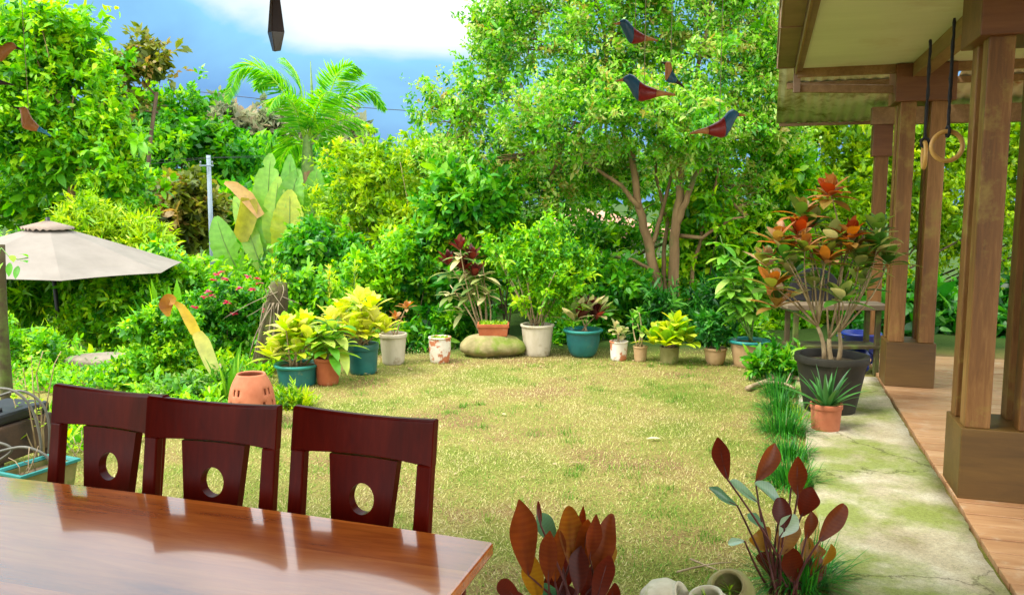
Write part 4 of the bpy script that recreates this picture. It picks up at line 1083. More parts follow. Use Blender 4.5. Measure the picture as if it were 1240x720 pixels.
# ================================================================== PALM
def palm():
    rng = np.random.default_rng(51); Y = 17.0
    c = at(372, 172, Y); base = at(362, 300, Y); base.z = gz(base)
    t = thing('palm_tree', 'feathery green palm with arching fronds against the blue sky', 'palm', base)
    mb = MB(); mb.tube(bend(base, c - ZV * .25, rng, 8, .03), [.17, .15, .14, .13, .12, .12, .13, .12, .09], 12); mb.build('trunk', M['bark'], t)
    mb = MB(); mb.tube([c - ZV * .9, c - ZV * .5, c - ZV * .1, c + ZV * .15], [.12, .13, .10, .05], 10); mb.build('crownshaft', M['stem_green'], t)
    # fronds as arcs through space: picture points at a distance, and how far the tip leans to or from the viewer
    F = [([(369, 170), (350, 122), (318, 84), (290, 84), (275, 122)], -.4), ([(370, 168), (354, 118), (338, 92), (322, 92), (312, 108)], .5), ([(371, 168), (356, 128), (338, 116), (324, 136)], -.9),
         ([(374, 168), (396, 122), (408, 92), (424, 80), (436, 84)], -.3), ([(375, 168), (398, 134), (424, 112), (448, 110), (466, 132)], .3), ([(376, 170), (400, 152), (428, 143), (456, 156)], -.6),
         ([(372, 168), (388, 116), (398, 96), (404, 84)], .9), ([(368, 172), (346, 158), (332, 164), (322, 184)], -.5), ([(372, 168), (366, 118), (358, 88), (346, 72)], .8), ([(375, 172), (396, 170), (414, 178), (422, 200)], .6), ([(366, 174), (352, 176), (342, 190), (338, 208)], .7), ([(373, 166), (384, 130), (396, 112), (412, 116)], -1.0)]
    for pts, dz in F:
        cp_ = [at(a_, b_, Y + dz * (i / (len(pts) - 1))) for i, (a_, b_) in enumerate(pts)]; sp = []
        for i in range(len(cp_) - 1):
            p_, q_, r_, s_ = cp_[max(i - 1, 0)], cp_[i], cp_[i + 1], cp_[min(i + 2, len(cp_) - 1)]
            for k in range(8):
                u = k / 8; sp.append(.5 * ((2 * q_) + (r_ - p_) * u + (2 * p_ - 5 * q_ + 4 * r_ - s_) * u * u + (3 * q_ - p_ - 3 * r_ + s_) * u ** 3))
        sp.append(cp_[-1]); n = len(sp) - 1
        sp_m = MB(); sp_m.tube(sp, [.024 * (1 - .85 * i / n) for i in range(n + 1)], 5, caps=False)
        P = []; D = []; N = []; LL = []
        for i in range(3, n + 1):
            tt = (sp[min(i + 1, n)] - sp[i - 1]).normalized(); side = tt.cross(Vector((0, .45, 1)))
            side = side.normalized() if side.length > .05 else Vector((1, 0, 0)); nr = side.cross(tt)
            for k in range(3):
                q = sp[i].lerp(sp[i - 1], k / 3)
                for sg in (-1, 1):
                    u = i / n
                    P.append(q); D.append((side * sg * .75 + tt * (.5 + .35 * u) - ZV * rng.uniform(.1, .5)).normalized()); N.append(nr); LL.append(.50 * sin(pi * (.2 + .74 * u)) * rng.uniform(.85, 1.15))
        v, f, m_ = leaf_arrays(np.array(P), np.array(D), unit(np.array(N) + rng.normal(0, .2, (len(N), 3))), np.array(LL), np.full(len(LL), .035), True)
        rn = np.clip(rng.normal(.5, .2, len(P)), 0, 1)
        b0 = len(v); v2 = np.concatenate([v, np.array([tuple(q) for q in sp_m.v])]); f2 = np.array([q for q in sp_m.f]) + b0
        mesh_np('frond', v2, np.concatenate([f, f2]), LM['palm'], t, np.concatenate([np.repeat(rn, m_), np.full(len(f2), .95)]))
    MB().tube([at(374, 165, Y), at(378, 120, Y), at(376, 74, Y)], [.03, .035, .006], 6).build('spear_leaf', M['stem_green'], t)
palm()

# ================================================================== BANANA
def banana():
    rng = np.random.default_rng(61); Y = 12.5
    base = at(345, 345, Y); base.z = gz(base)
    t = thing('banana_plant', 'banana plant with big upright green leaves and two drooping yellowed ones', 'plant', base)
    toC = Vector((0, -1, .1))
    def bl(p0, p1, wpx, mat, rnd, lean=0, bendv=0):
        a, b = at(*p0, Y - lean), at(*p1, Y - lean - bendv); n = 26; sp = []; ws = []; ups = []
        L = (b - a).length; sd = Vector((rng.uniform(-1, 1), -1, 0)) * L * .06
        for i in range(n + 1):
            u = i / n; sp.append(a.lerp(b, u) + sd * sin(pi * u)); ws.append(max(.01, wpx * m_per_px(Y, 1) * .5 * (sin(pi * min(1, .05 + u ** .9 * .94)) ** .68) * rng.uniform(.93, 1.02) * (.55 if rng.random() < .05 else 1))); ups.append(Vector((rng.uniform(-.1, .1), -1, .25)))
        mb = MB(); mb.strip(sp, ws, ups, rng.uniform(.25, .5), rnd, .35, .02); lo_ = mb.build('leaf', LM[mat], t)
        MB().tube([q_ + Vector((0, -.012, .004)) for q_ in sp[:-2]], [.013 * (1 - .8 * i / n) for i in range(n - 1)], 5).build('midrib', M['stem_green'], lo_)
        MB().tube([base + Vector((rng.uniform(-.1, .1), 0, .5)), a.lerp(base, .45) + Vector((0, .02, .05)), a], [.035, .025, .016], 7).build('leaf_stalk', M['stem_green'], t)
    bl((330, 310), (328, 186), 36, 'banana', .55); bl((342, 310), (351, 187), 28, 'banana', .35, .1); bl((352, 290), (362, 205), 34, 'banana', .45, .15)
    bl((346, 330), (351, 230), 40, 'banana', .96, .25); bl((372, 300), (384, 200), 30, 'banana', .4, -.1)
    bl((322, 335), (306, 240), 28, 'banana', .5, .2); bl((300, 345), (262, 262), 34, 'banana', .45, .3); bl((330, 345), (332, 285), 30, 'banana', .2, .2); bl((352, 345), (358, 285), 34, 'banana', .15, .2)
    bl((312, 345), (306, 300), 22, 'banana', .2, .1)
    bl((318, 330), (284, 238), 24, 'banana', .7, .3, -.2); bl((356, 320), (398, 232), 26, 'banana', .6, .1); bl((340, 320), (338, 214), 30, 'banana', .75, .2); bl((360, 340), (376, 262), 26, 'banana', .3, .3)
    # drooping yellow leaf: rises then folds over
    def drooped(pts, ws, mat, rnd):
        sp = [at(a, b_, Y - .35) for a, b_ in pts]; s = m_per_px(Y, 1)
        dn = []; wn2 = []
        for i in range(len(sp) - 1):
            for k in range(3): dn.append(sp[i].lerp(sp[i + 1], k / 3)); wn2.append((ws[i] + (ws[i + 1] - ws[i]) * k / 3) * s * .5)
        dn.append(sp[-1]); wn2.append(ws[-1] * s * .5)
        mb = MB(); mb.strip(dn, wn2, [Vector((.3, -1, .1))] * len(dn), .45, rnd); mb.build('leaf', LM[mat], t)
    drooped([(316, 262), (300, 240), (284, 226), (272, 221)], [10, 16, 12, 4], 'banana_dry', .95)
    drooped([(302, 240), (300, 262), (294, 282), (296, 293)], [18, 22, 20, 8], 'banana_dry', .1)
    MB().tube([base, base + ZV * .7, base + ZV * 1.2], [.12, .09, .06], 10).build('pseudostem', M['stem_green'], t)
banana()

# ================================================================== SHRUBS AND HEDGES BEHIND THE POTS
def S(name, label, Y, parts, n, per, cr_, L, W, mat, seed, **k):
    return shrub(name, label, [px_blob(*(p[:2]), p[4] if len(p) > 4 else Y, p[2], p[3]) for p in parts], n, per, cr_, L, W, mat, seed, **k)
S('golden_shrub', 'tall yellow-green fine-leaved shrub in the middle, right of the palm', 12.2, [(470, 205, 44, 62), (430, 265, 52, 56), (500, 270, 46, 60), (525, 205, 26, 34), (420, 205, 30, 40)], 420, 26, .12, .10, .04, 'lime', 71, six=True, up=.4, droop=0, stems=18, stem_mat='stem')
S('leafy_shrub', 'mid-green shrub between the banana plant and the golden shrub', 10.9, [(392, 320, 44, 50), (430, 350, 40, 36)], 240, 26, .11, .10, .05, 'mid', 72, six=True)
S('leafy_shrub', 'bright green shrub below the golden shrub, behind the dark teal pot', 10.2, [(455, 345, 46, 42), (490, 320, 34, 44)], 260, 26, .11, .09, .045, 'bright', 73, six=True)
S('broadleaf_shrub', 'dark broad-leaved shrub behind the purple croton bush', 10.3, [(545, 340, 52, 70), (560, 270, 50, 50), (500, 390, 34, 34)], 300, 22, .13, .13, .065, 'mid', 74, six=True)
S('fine_leaved_shrub', 'fresh green fine-leaved shrub right of the purple croton bush', 10.5, [(612, 300, 56, 50), (590, 255, 40, 36), (560, 250, 40, 30)], 420, 30, .10, .075, .032, 'bright', 75, six=True)
S('broadleaf_shrub', 'dark green shrub at the foot of the spreading tree, left of its trunks', 10.3, [(715, 355, 46, 52), (752, 385, 34, 36), (690, 390, 30, 34)], 300, 24, .12, .11, .055, 'mid', 76, six=True)
S('leafy_shrub', 'mid-green shrub under the crown of the spreading tree', 11.6, [(690, 345, 56, 34), (745, 350, 40, 32), (640, 335, 44, 46)], 320, 26, .12, .10, .045, 'bright', 77, six=True)
S('leafy_shrub', 'deep green shrub right of the tree trunks', 10.9, [(862, 340, 50, 70), (845, 270, 46, 44), (880, 395, 40, 36)], 420, 26, .13, .10, .05, 'bright', 78, six=True)
S('fern_clump', 'dark ferny growth between the small pots and the large tan pot', 9.9, [(845, 390, 28, 36), (800, 390, 26, 30)], 160, 24, .10, .12, .03, 'dark', 79, six=True)
S('leafy_shrub', 'bright green tall shrub behind the croton tree in the black pot', 11.2, [(925, 300, 44, 60), (945, 220, 40, 60), (930, 385, 40, 46)], 420, 26, .13, .12, .06, 'bright', 80, six=True)
S('garden_hedge', 'dense bright green hedge seen between the pavilion posts', 11.6, [(1010, 250, 60, 90), (1080, 240, 60, 90), (1160, 250, 70, 100), (1240, 260, 60, 110), (1330, 260, 70, 110), (1020, 370, 60, 70), (1000, 170, 60, 40), (1090, 165, 70, 40), (1190, 160, 80, 40)], 1500, 30, .14, .095, .05, 'lime', 81, cat='hedge', six=True, stems=20, sr=.02)
S('broadleaf_shrub', 'dark glossy large-leaved shrub at the far end of the wooden deck', 10.6, [(1130, 400, 44, 44), (1190, 405, 50, 50), (1080, 400, 44, 50), (1260, 400, 60, 50)], 330, 22, .14, .20, .10, 'dark', 82, six=True)
S('leafy_shrub', 'tall dark green shrub filling the space behind the spreading tree', 13.5, [(610, 345, 90, 55), (760, 358, 90, 46), (880, 300, 70, 90), (700, 215, 90, 40), (960, 300, 70, 120), (820, 220, 60, 40)], 900, 26, .18, .13, .07, 'bright', 83, stems=16, sr=.02)
S('leafy_shrub', 'shadowy green shrub behind the golden shrub and the banana plant', 14.2, [(400, 300, 70, 60), (490, 310, 70, 70), (540, 240, 50, 60), (340, 330, 60, 40)], 480, 26, .18, .15, .08, 'mid', 84, stems=12, sr=.02)

S('sparse_shrub', 'thin airy shrub in front of the pale house wall under the spreading tree', 12.6, [(690, 290, 50, 26), (760, 295, 46, 26)], 130, 22, .14, .10, .045, 'mid', 85, six=True, lo=.1)

for i, (a_, b_, rx_, m_, lab) in enumerate(((505, 415, 30, 'mid', 'low green growth between the tapered beige pot and the flaking white pot'), (690, 412, 22, 'mid', 'low green growth between the tall beige pot and the wide teal pot'), (835, 418, 22, 'dark', 'low dark growth behind the mossy pot and the small tan bowl'), (462, 428, 16, 'bright', 'low green growth squeezed between the dark teal pot and the beige pot'), (560, 400, 26, 'mid', 'low leafy growth left of the mossy boulder'), (890, 412, 26, 'bright', 'low leafy growth beside the large tan pot'))):
    S('low_bush', lab, 9.75, [(a_, b_, rx_, 20), (a_ + rx_ * .6, b_ - 8, rx_ * .6, 18)], 130, 24, .08, .085, .035, m_, 400 + i, six=True, stems=4, sr=.005)
# left bed
S('fern_clump', 'feathery pale fern under the umbrella at the left', 10.9, [(30, 360, 40, 36), (85, 350, 36, 34)], 260, 26, .13, .17, .035, 'bright', 91, six=True)
S('leafy_shrub', 'leafy bush right of the umbrella pole', 10.1, [(145, 368, 42, 34), (125, 405, 34, 24), (155, 410, 36, 28)], 360, 26, .11, .10, .045, 'bright', 92, six=True)
S('leafy_shrub', 'bright small-leaved bush behind the first and second chairs', 7.4, [(195, 420, 42, 42), (180, 455, 46, 26), (225, 450, 34, 32)], 420, 28, .065, .055, .028, 'bright', 93, six=True, sr=.006)
S('flowering_bush', 'green bush dotted with small pink and red flowers left of the mossy stump', 8.6, [(275, 372, 44, 34), (298, 408, 36, 34), (255, 405, 34, 34)], 420, 28, .075, .06, .03, 'mid', 94, six=True, sr=.007)
S('leafy_shrub', 'green bush between the mossy stump and the potted yellow croton', 9.2, [(365, 375, 40, 34), (400, 385, 36, 26)], 240, 26, .09, .08, .04, 'bright', 95, six=True)
S('low_bush', 'pale yellow-green weedy plants at the left edge behind the umbrella post', 8.2, [(20, 425, 36, 14), (-30, 420, 40, 30), (60, 432, 30, 12)], 200, 24, .08, .07, .03, 'bright', 96, six=True, sr=.006)
S('feathery_bamboo', 'bright yellow-green feathery bamboo top above the umbrella', 14.0, [(140, 290, 48, 24), (110, 272, 40, 20), (180, 300, 30, 24)], 300, 26, .13, .16, .03, 'lime', 97, six=True, cat='bamboo')
S('leafy_shrub', 'dark green thicket low behind the flowering bush', 11.6, [(200, 345, 60, 34), (270, 362, 60, 28), (320, 380, 50, 34), (60, 330, 60, 30)], 420, 26, .14, .11, .05, 'bright', 98, six=True)
S('low_bush', 'low green leaves with cream variegation at the foot of the left bed', 6.9, [(250, 468, 22, 14), (215, 476, 34, 10)], 110, 22, .05, .06, .03, 'silver', 99, six=True, sr=.004)
S('low_bush', 'tuft of fresh green weeds between the pierced lantern and the third chair', 6.6, [(352, 492, 22, 9), (338, 490, 10, 10)], 80, 22, .045, .07, .016, 'lime', 100, six=True, sr=.004, up=.2, droop=-.4)
# pink flowers belong to the flowering bush
fb = [o for o in bpy.data.objects if o.name == 'flowering_bush'][0]
rng = np.random.default_rng(7)
FL = [(262, 333), (268, 330), (272, 338), (258, 340), (252, 354), (256, 358), (300, 335), (311, 338), (314, 343), (247, 360), (275, 366), (322, 376), (290, 350), (235, 372), (305, 350), (283, 380)]
for fx, fy in FL:
    c = at(fx, fy, 8.6 - .32); mb = MB()
    for k in range(9): leaf(mb, c, (cos(k * 2.4), sin(k * 2.4) * .8 - .2, rng.uniform(-.2, .9)), .05, .034, .2, n=3, rnd=float(rng.random()))
    mb.build('flower', LM['flower'], fb)
# strap-leaved clump
def strap_clump(name, label, base, n, L, W, mat, seed, spread=.9, droop=.5, rlo=.1, rhi=.8, rad=.08, group=None, cat='plant', shape='strap'):
    rng = np.random.default_rng(seed); base = Vector(base)
    t = thing(name, label, cat, base, group=group); mb = MB()
    for i in range(n):
        a = rng.uniform(0, 2 * pi); th = rng.uniform(.05, spread)
        d = Vector((sin(th) * cos(a), sin(th) * sin(a), cos(th)))
        p = base + Vector((cos(a), sin(a), 0)) * rng.uniform(0, rad)
        leaf(mb, p, d, L * rng.uniform(.6, 1.1), W * rng.uniform(.7, 1.2), droop * rng.uniform(.3, 1.3) * sin(th + .2), n=6, rnd=float(rng.uniform(rlo, rhi)), shape=shape, fold=.25)
    mb.build('foliage', LM[mat], t)
    return t
b = at(212, 392, 9.6); b.z = gz(b)
strap_clump('ginger_clump', 'clump of tall broad strap leaves between the umbrella and the flowering bush', b, 60, 1.05, .13, 'bright', 101, .55, .45, rad=.25)
b = g(292, 470); strap_clump('strap_leaf_plant', 'short plant with grey-green strap leaves left of the pierced lantern', g(278, 486), 16, .42, .05, 'hosta', 102, .6, .3)

# ================================================================== LEFT SIDE THINGS
def umbrella():
    Y = 10.2; apex = at(58, 272, Y); R_ = 1.55; drop = .50; cx, cy_ = apex.x, apex.y
    foot = at(76, 412, Y - .1); foot.z = gz(foot)
    t = thing('patio_umbrella', 'beige patio umbrella open over the left bed', 'umbrella', foot)
    n = 8; v = [(cx, cy_, apex.z)]; a0 = radians(-12)
    tilt = Vector((.04, -.03, 1)).normalized(); q = ZV.rotation_difference(tilt)
    mb = MB(); rings = 6; sub = 6; vs_ = []
    for i in range(rings + 1):
        u = i / rings
        for k in range(n * sub):
            kk = k / sub; f = kk - math.floor(kk)
            A, Bq = a0 + 2 * pi * math.floor(kk) / n, a0 + 2 * pi * (math.floor(kk) + 1) / n
            x = (cos(A) * (1 - f) + cos(Bq) * f) * R_ * max(u, .01); y = (sin(A) * (1 - f) + sin(Bq) * f) * R_ * max(u, .01)
            sag = .035 * u * sin(pi * f) ; z = -drop * u ** 1.08 - sag * .6 + (.03 * u * u * sin(pi * f) if u == 1 else 0)
            p = q @ Vector((x, y, z)); vs_.append((cx + p.x, cy_ + p.y, apex.z + p.z))
    m_ = n * sub
    fs = [(i * m_ + k, i * m_ + (k + 1) % m_, (i + 1) * m_ + (k + 1) % m_, (i + 1) * m_ + k) for i in range(rings) for k in range(m_)]
    mb.add(vs_, fs); cn = mb.build('canopy', M['umbrella'], t, False, 0, False, .006)
    mb = MB(); vs_ = []
    for i, u in enumerate((.02, .6, 1)):
        for k in range(m_):
            kk = k / sub; f = kk - math.floor(kk); A, Bq = a0 + 2 * pi * math.floor(kk) / n, a0 + 2 * pi * (math.floor(kk) + 1) / n
            r = .30 * u; p = q @ Vector(((cos(A) * (1 - f) + cos(Bq) * f) * r, (sin(A) * (1 - f) + sin(Bq) * f) * r, .055 - .10 * u + .02 * u * sin(3 * k)))
            vs_.append((cx + p.x, cy_ + p.y, apex.z + p.z))
    mb.add(vs_, [(i * m_ + k, i * m_ + (k + 1) % m_, (i + 1) * m_ + (k + 1) % m_, (i + 1) * m_ + k) for i in range(2) for k in range(m_)])
    mb.build('vent_cap', M['umbrella_cap'], cn, True, 0, False, .005)
    MB().tube([foot - ZV * .1, apex + ZV * .09], .026, 10).build('pole', M['black_metal'], t)
    for k in range(n):
        A = a0 + 2 * pi * k / n; p = q @ Vector((cos(A) * R_ * .985, sin(A) * R_ * .985, -drop - .012))
        MB().tube([apex - ZV * .03, Vector((cx + p.x, cy_ + p.y, apex.z + p.z))], .008, 6).build('rib', M['black_metal'], t)
umbrella()
# leaning mossy post with a vine at its top
p0, p1 = at(12, 505, 5.9), at(-1, 296, 5.9); p0.z = 0
t = thing('wooden_post', 'slim mossy wooden post leaning at the left edge with a leafy vine on top', 'post', p0)
mb = MB(); mb.tube(bend(p0 - ZV * .1, p1, np.random.default_rng(3), 8, .01), [.045, .044, .042, .043, .041, .04, .04, .039, .038], 8); mb.build('pole', M['mossy_wood'], t)
mb = MB(); rng = np.random.default_rng(8)
vine = [at(-8, 330, 5.85), at(2, 300, 5.83), at(12, 312, 5.8), at(22, 314, 5.78), at(34, 312, 5.76)]
mb.tube(vine, .004, 5); mb.build('vine', M['stem_green'], t)
mb = MB()
for (a, b_) in ((34, 311), (26, 316), (22, 322), (12, 318), (4, 318), (-4, 325), (14, 309), (2, 300)):
    leaf(mb, at(a, b_, 5.78), (rng.uniform(-.6, .9), -.4, rng.uniform(-.9, .3)), .085, .045, .3, rnd=float(rng.uniform(.2, .8)), n=5)
mb.build('vine_leaf', LM['bright'], t)

# teal window-box planter on low stand
A_, B_ = g(25, 578, .20), g(98, 555, .20)
t = thing('trough_planter', 'long shallow teal planter holding dry soil beside the left chair', 'planter', ((A_ + B_) / 2) * 1.0)
t.location.z = 0
d = (B_ - A_); d.normalize(); nrm = Vector((-d.y, d.x, 0)); L_ = (B_ - A_).length; Wd = .24; c0 = Vector((A_.x, A_.y, 0))
def trough(z0, z1, w0, w1, wall):
    mb = MB(); c = c0 + d * (L_ / 2) + nrm * (Wd / 2)
    def rect(hl, hw, z): return [c + d * (sx * hl) + nrm * (sy * hw) + ZV * z for sx, sy in ((-1, -1), (1, -1), (1, 1), (-1, 1))]
    v = rect(L_ / 2 - w0, Wd / 2 - w0, z0) + rect(L_ / 2 - w1, Wd / 2 - w1, z1) + rect(L_ / 2 - w1 - wall, Wd / 2 - w1 - wall, z1) + rect(L_ / 2 - w0 - wall, Wd / 2 - w0 - wall, z0 + .02)
    f = [(3, 2, 1, 0)] + [(i * 4 + k, i * 4 + (k + 1) % 4, i * 4 + 4 + (k + 1) % 4, i * 4 + 4 + k) for i in range(3) for k in range(4)] + [(12, 13, 14, 15)]
    return mb.add(v, f), rect
mb, rect = trough(.04, .185, .03, .012, .012); bx = mb.build('trough', M['mossy_pot'], t, False, .004)
def rim_rect(hl, hw, z): return [c0 + d * (L_ / 2 + sx * hl) + nrm * (Wd / 2 + sy * hw) + ZV * z for sx, sy in ((-1, -1), (1, -1), (1, 1), (-1, 1))]
mb = MB(); mb.add(rim_rect(L_ / 2, Wd / 2, .187) + rim_rect(L_ / 2, Wd / 2, .205) + rim_rect(L_ / 2 - .018, Wd / 2 - .018, .205) + rim_rect(L_ / 2 - .026, Wd / 2 - .026, .187),
                  [(i * 4 + k, i * 4 + (k + 1) % 4, ((i + 1) % 4) * 4 + (k + 1) % 4, ((i + 1) % 4) * 4 + k) for i in range(4) for k in range(4)]); mb.build('rim', M['teal_rim'], bx, False, .003)
mb = MB(); mb.add(rect(L_ / 2 - .03, Wd / 2 - .03, .155), [(0, 1, 2, 3)]); mb.build('soil', M['soil'], t, False)
for k in (.2, .8):
    mb = MB(); mb.box(c0 + d * (L_ * k) + nrm * (Wd / 2) + ZV * .02, (.06, Wd * .8, .038), (d, nrm, ZV)); mb.build('foot', M['stone'], t, False, .004)
mb = MB(); rng = np.random.default_rng(5)
for k in range(16):
    p = c0 + d * rng.uniform(.1, .9) + nrm * rng.uniform(.06, .18) + ZV * .155
    mb.tube(bend(p, p + Vector((rng.uniform(-.12, .12), rng.uniform(-.1, .1), rng.uniform(.03, .16))), rng, 3, .2), .0022, 4)
mb.build('dry_stem', M['drift'], t)
# dark old grill box with hose hoops at the left edge
c = g(-34, 585); 
t = thing('iron_grill', 'dark rusty iron grill box with a grey lid at the left edge', 'grill', c)
X_, Y_ = Vector((.97, -.24, 0)), Vector((.24, .97, 0)); cc = c + Y_ * .25
mb = MB(); mb.box(cc + ZV * .22, (.34, .42, .22), (X_, Y_, ZV)); mb.build('firebox', M['rust'], t, False, .012)
mb = MB(); mb.box(cc + ZV * .372, (.33, .40, .07), (X_, Y_, ZV)); mb.build('lid', M['black_metal'], t, False, .02)
mb = MB(); mb.box(cc - Y_ * .213 + X_ * .02 + ZV * .30, (.26, .012, .05), (X_, Y_, ZV)); mb.build('front_panel', M['grey_metal'], t, False, .004)
MB().lathe([(.0, 0), (.016, 0), (.016, .02), (.0, .026)], cc + X_ * .1 - Y_ * .12 + ZV * .408, 12).build('knob', M['black_metal'], t)
for sx in (-.14, .14):
    for sy in (-.17, .17): MB().tube([cc + X_ * sx + Y_ * sy, cc + X_ * sx + Y_ * sy + ZV * .12], .014, 8).build('leg', M['rust'], t)
t = thing('garden_hose', 'stiff grey hose looped in arcs over the teal planter at the left', 'hose', g(10, 560))
mb = MB()
for (pts, Yh) in (([(-30, 475), (0, 470), (22, 476), (40, 498), (50, 540), (44, 565)], 4.75), ([(-30, 492), (8, 476), (30, 474), (52, 490), (60, 520), (58, 560)], 4.9), ([(-30, 556), (0, 546), (30, 541), (54, 550), (62, 562)], 4.6), ([(-30, 535), (0, 536), (14, 545), (-6, 560)], 4.65)):
    P_ = [at(a, b_, Yh) for a, b_ in pts]; out = []
    for i in range(len(P_) - 1):
        p_, q_, r_, s_ = P_[max(i - 1, 0)], P_[i], P_[i + 1], P_[min(i + 2, len(P_) - 1)]
        for k in range(6):
            u = k / 6; out.append(.5 * ((2 * q_) + (r_ - p_) * u + (2 * p_ - 5 * q_ + 4 * r_ - s_) * u * u + (3 * q_ - p_ - 3 * r_ + s_) * u ** 3))
    mb.tube(out, .008, 7)
mb.build('hose', M['hose'], t)
# leggy shrub at the left edge
b = g(48, 560); rng = np.random.default_rng(15)
t = thing('leggy_shrub', 'sparse leggy shrub with thin bare stems above the teal planter', 'shrub', b)
mb = MB(); lf = MB()
for (pts) in ([(46, 560), (40, 520), (33, 480), (28, 445)], [(50, 560), (46, 510), (40, 470), (38, 430)], [(54, 560), (52, 520), (58, 480), (66, 440), (74, 425)], [(52, 560), (50, 500), (44, 452), (52, 425)], [(48, 560), (36, 535), (22, 500), (12, 470)]):
    P_ = [at(a, q, 4.9 + i * .02) for i, (a, q) in enumerate(pts)]
    mb.tube(P_, [.006, .005, .004, .003, .003][:len(P_)], 5)
    for k in range(16):
        i = rng.integers(1, len(P_) - 1) if len(P_) > 2 else 0
        p = P_[i].lerp(P_[min(i + 1, len(P_) - 1)], rng.random())
        leaf(lf, p + Vector(rng.normal(0, .012, 3)), (rng.normal(), rng.normal(), rng.uniform(-.2, .8)), rng.uniform(.03, .055), .022, .2, n=3, rnd=float(rng.uniform(.3, 1)))
mb.build('stem', M['stem'], t); lf.build('foliage', LM['lime'], t)
# flat stones behind the chairs, pale step
def rock(name, label, c, sx, sy, sz, mat, seed, parent_kw=None, cat='stone', flat=.0):
    rng = np.random.default_rng(seed); bm = bmesh.new(); bmesh.ops.create_icosphere(bm, subdivisions=4, radius=1)
    ph = rng.uniform(0, 6, 9)
    me = bpy.data.meshes.new(name)
    for v in bm.verts:
        x, y, z = v.co; r = 1 + .07 * sin(3 * x + ph[0]) + .06 * sin(4 * y + ph[1]) + .05 * sin(5 * z + ph[2]) + .03 * sin(9 * x + 7 * y + ph[3]) + .015 * sin(17 * y + 13 * z + ph[4])
        v.co *= r; v.co.z = math.copysign(abs(v.co.z) ** (1 - flat), v.co.z)
        v.co = Vector((v.co.x * sx, v.co.y * sy, v.co.z * sz))
    bm.to_mesh(me); bm.free(); me.polygons.foreach_set('use_smooth', np.ones(len(me.polygons), dtype=bool))
    o = link_mesh(name, me, M[mat], None); o.location = c
    return tag(o, label, cat)
c = g(122, 447); rock('flat_stone', 'broad flat grey stone lying in the left bed behind the first chair', c + ZV * .05, .36, .22, .11, 'stone', 3, flat=.4)
c = g(150, 458); rock('flat_stone', 'long low grey stone edging in front of the broad flat stone', c + ZV * .02, .42, .09, .06, 'stone', 4, flat=.4)
# mossy leaning stump with air roots
Y = 8.0; b = at(318, 460, Y); b.z = 0; rng = np.random.default_rng(17)
t = thing('mossy_stump', 'leaning mossy tree stump wrapped in roots behind the pierced lantern', 'stump', b)
mb = MB(); P_ = [at(316, 462, Y), at(322, 430, Y), at(330, 395, Y), at(336, 365, Y), at(338, 342, Y)]
mb.tube([P_[0] - ZV * .1] + P_, [.15, .135, .12, .115, .11, .08], 12); mb.build('trunk', M['mossy_wood'], t)
mb = MB()
for k in range(5):
    a = P_[3].lerp(P_[4], rng.random()) + Vector((rng.uniform(-.1, .1), -.1, 0)); e = a + Vector((rng.uniform(-.5, .7), rng.uniform(-.15, .1), rng.uniform(-.3, .05)))
    mb.tube(bend(a, e, rng, 6, .22), [.005, .0045, .004, .004, .0035, .003, .002], 5)
for k in range(7):
    a = P_[3] + Vector((rng.uniform(-.1, .1), -.11, 0)); mb.tube(bend(a, P_[1] + Vector((rng.uniform(-.12, .16), -.15, 0)), rng, 6, .1), .006, 5)
mb.build('air_root', M['root'], t)
mb = MB()
for k in range(26):
    p = P_[3].lerp(P_[4], rng.uniform(0, 1.5)) + Vector((rng.normal(0, .08), rng.normal(0, .08), 0)); leaf(mb, p, (rng.normal(0, .7), rng.normal(0, .7), rng.uniform(.2, 1.2)), rng.uniform(.12, .32), .022, .5, n=5, rnd=float(rng.random()), shape='spike')
mb.build('foliage', LM['olive'], t)
# orchid-like spikes above it
t2 = strap_clump('spiky_plant', 'dry yellowish spiky plant standing just above the mossy stump', at(352, 372, 8.4) - ZV * .0, 1, .1, .02, 'lime', 103)
bpy.data.objects.remove(t2.children[0]); bpy.data.objects.remove(t2)
for i, (a, b_, hh) in enumerate(((398, 360, 52), (330, 350, 44), (430, 350, 44))):
    base = at(a, b_ + 40, 9.0); base.z = 0; mb = MB(); t = thing('spike_plant', ('yellowish upright bristly shoot behind the teal pots', 'yellowish bristly shoot beside the mossy stump top', 'yellowish bristly shoot behind the dark teal pot')[i], 'plant', base)
    tp = at(a, b_ - hh * .7, 9.0); P_ = bend(base, tp, rng, 12, .02); MB().tube(P_, .006, 5).build('stem', M['stem_green'], t)
    for k in range(110):
        u = rng.uniform(.35, 1); p = base.lerp(tp, u); leaf(mb, p, (rng.normal(0, .6), rng.normal(0, .6), rng.uniform(.4, 1)), rng.uniform(.05, .10), .02, .1, n=3, rnd=float(rng.uniform(.4, 1)))
    mb.build('foliage', LM['lime' if i else 'yellow'], t)
# plant with one long dying leaf
Y = 6.9; b = at(272, 492, Y); b.z = 0
t = thing('dying_leaf_plant', 'plant with one long curled yellow-brown dying leaf left of the pierced lantern', 'plant', b)
def ribbon(pts, ws, mat, rnds, Yv, name='leaf', fold=.35, parent=t, up=Vector((.2, -1, .2))):
    s = m_per_px(Yv, .7); P_ = [at(a, q, Yv) for a, q in pts]; mb = MB(); dn = []; wd = []; rr = []
    for i in range(len(P_) - 1):
        for k in range(4): dn.append(P_[i].lerp(P_[i + 1], k / 4)); wd.append((ws[i] + (ws[i + 1] - ws[i]) * k / 4) * s / 2); rr.append(rnds[i] + (rnds[i + 1] - rnds[i]) * k / 4)
    dn.append(P_[-1]); wd.append(ws[-1] * s / 2); rl = []
    for q in rr: rl += [q, q]
    mb.strip(dn, wd, [up] * len(dn), fold, rl); return mb.build(name, LM[mat], parent, subsurf=1)
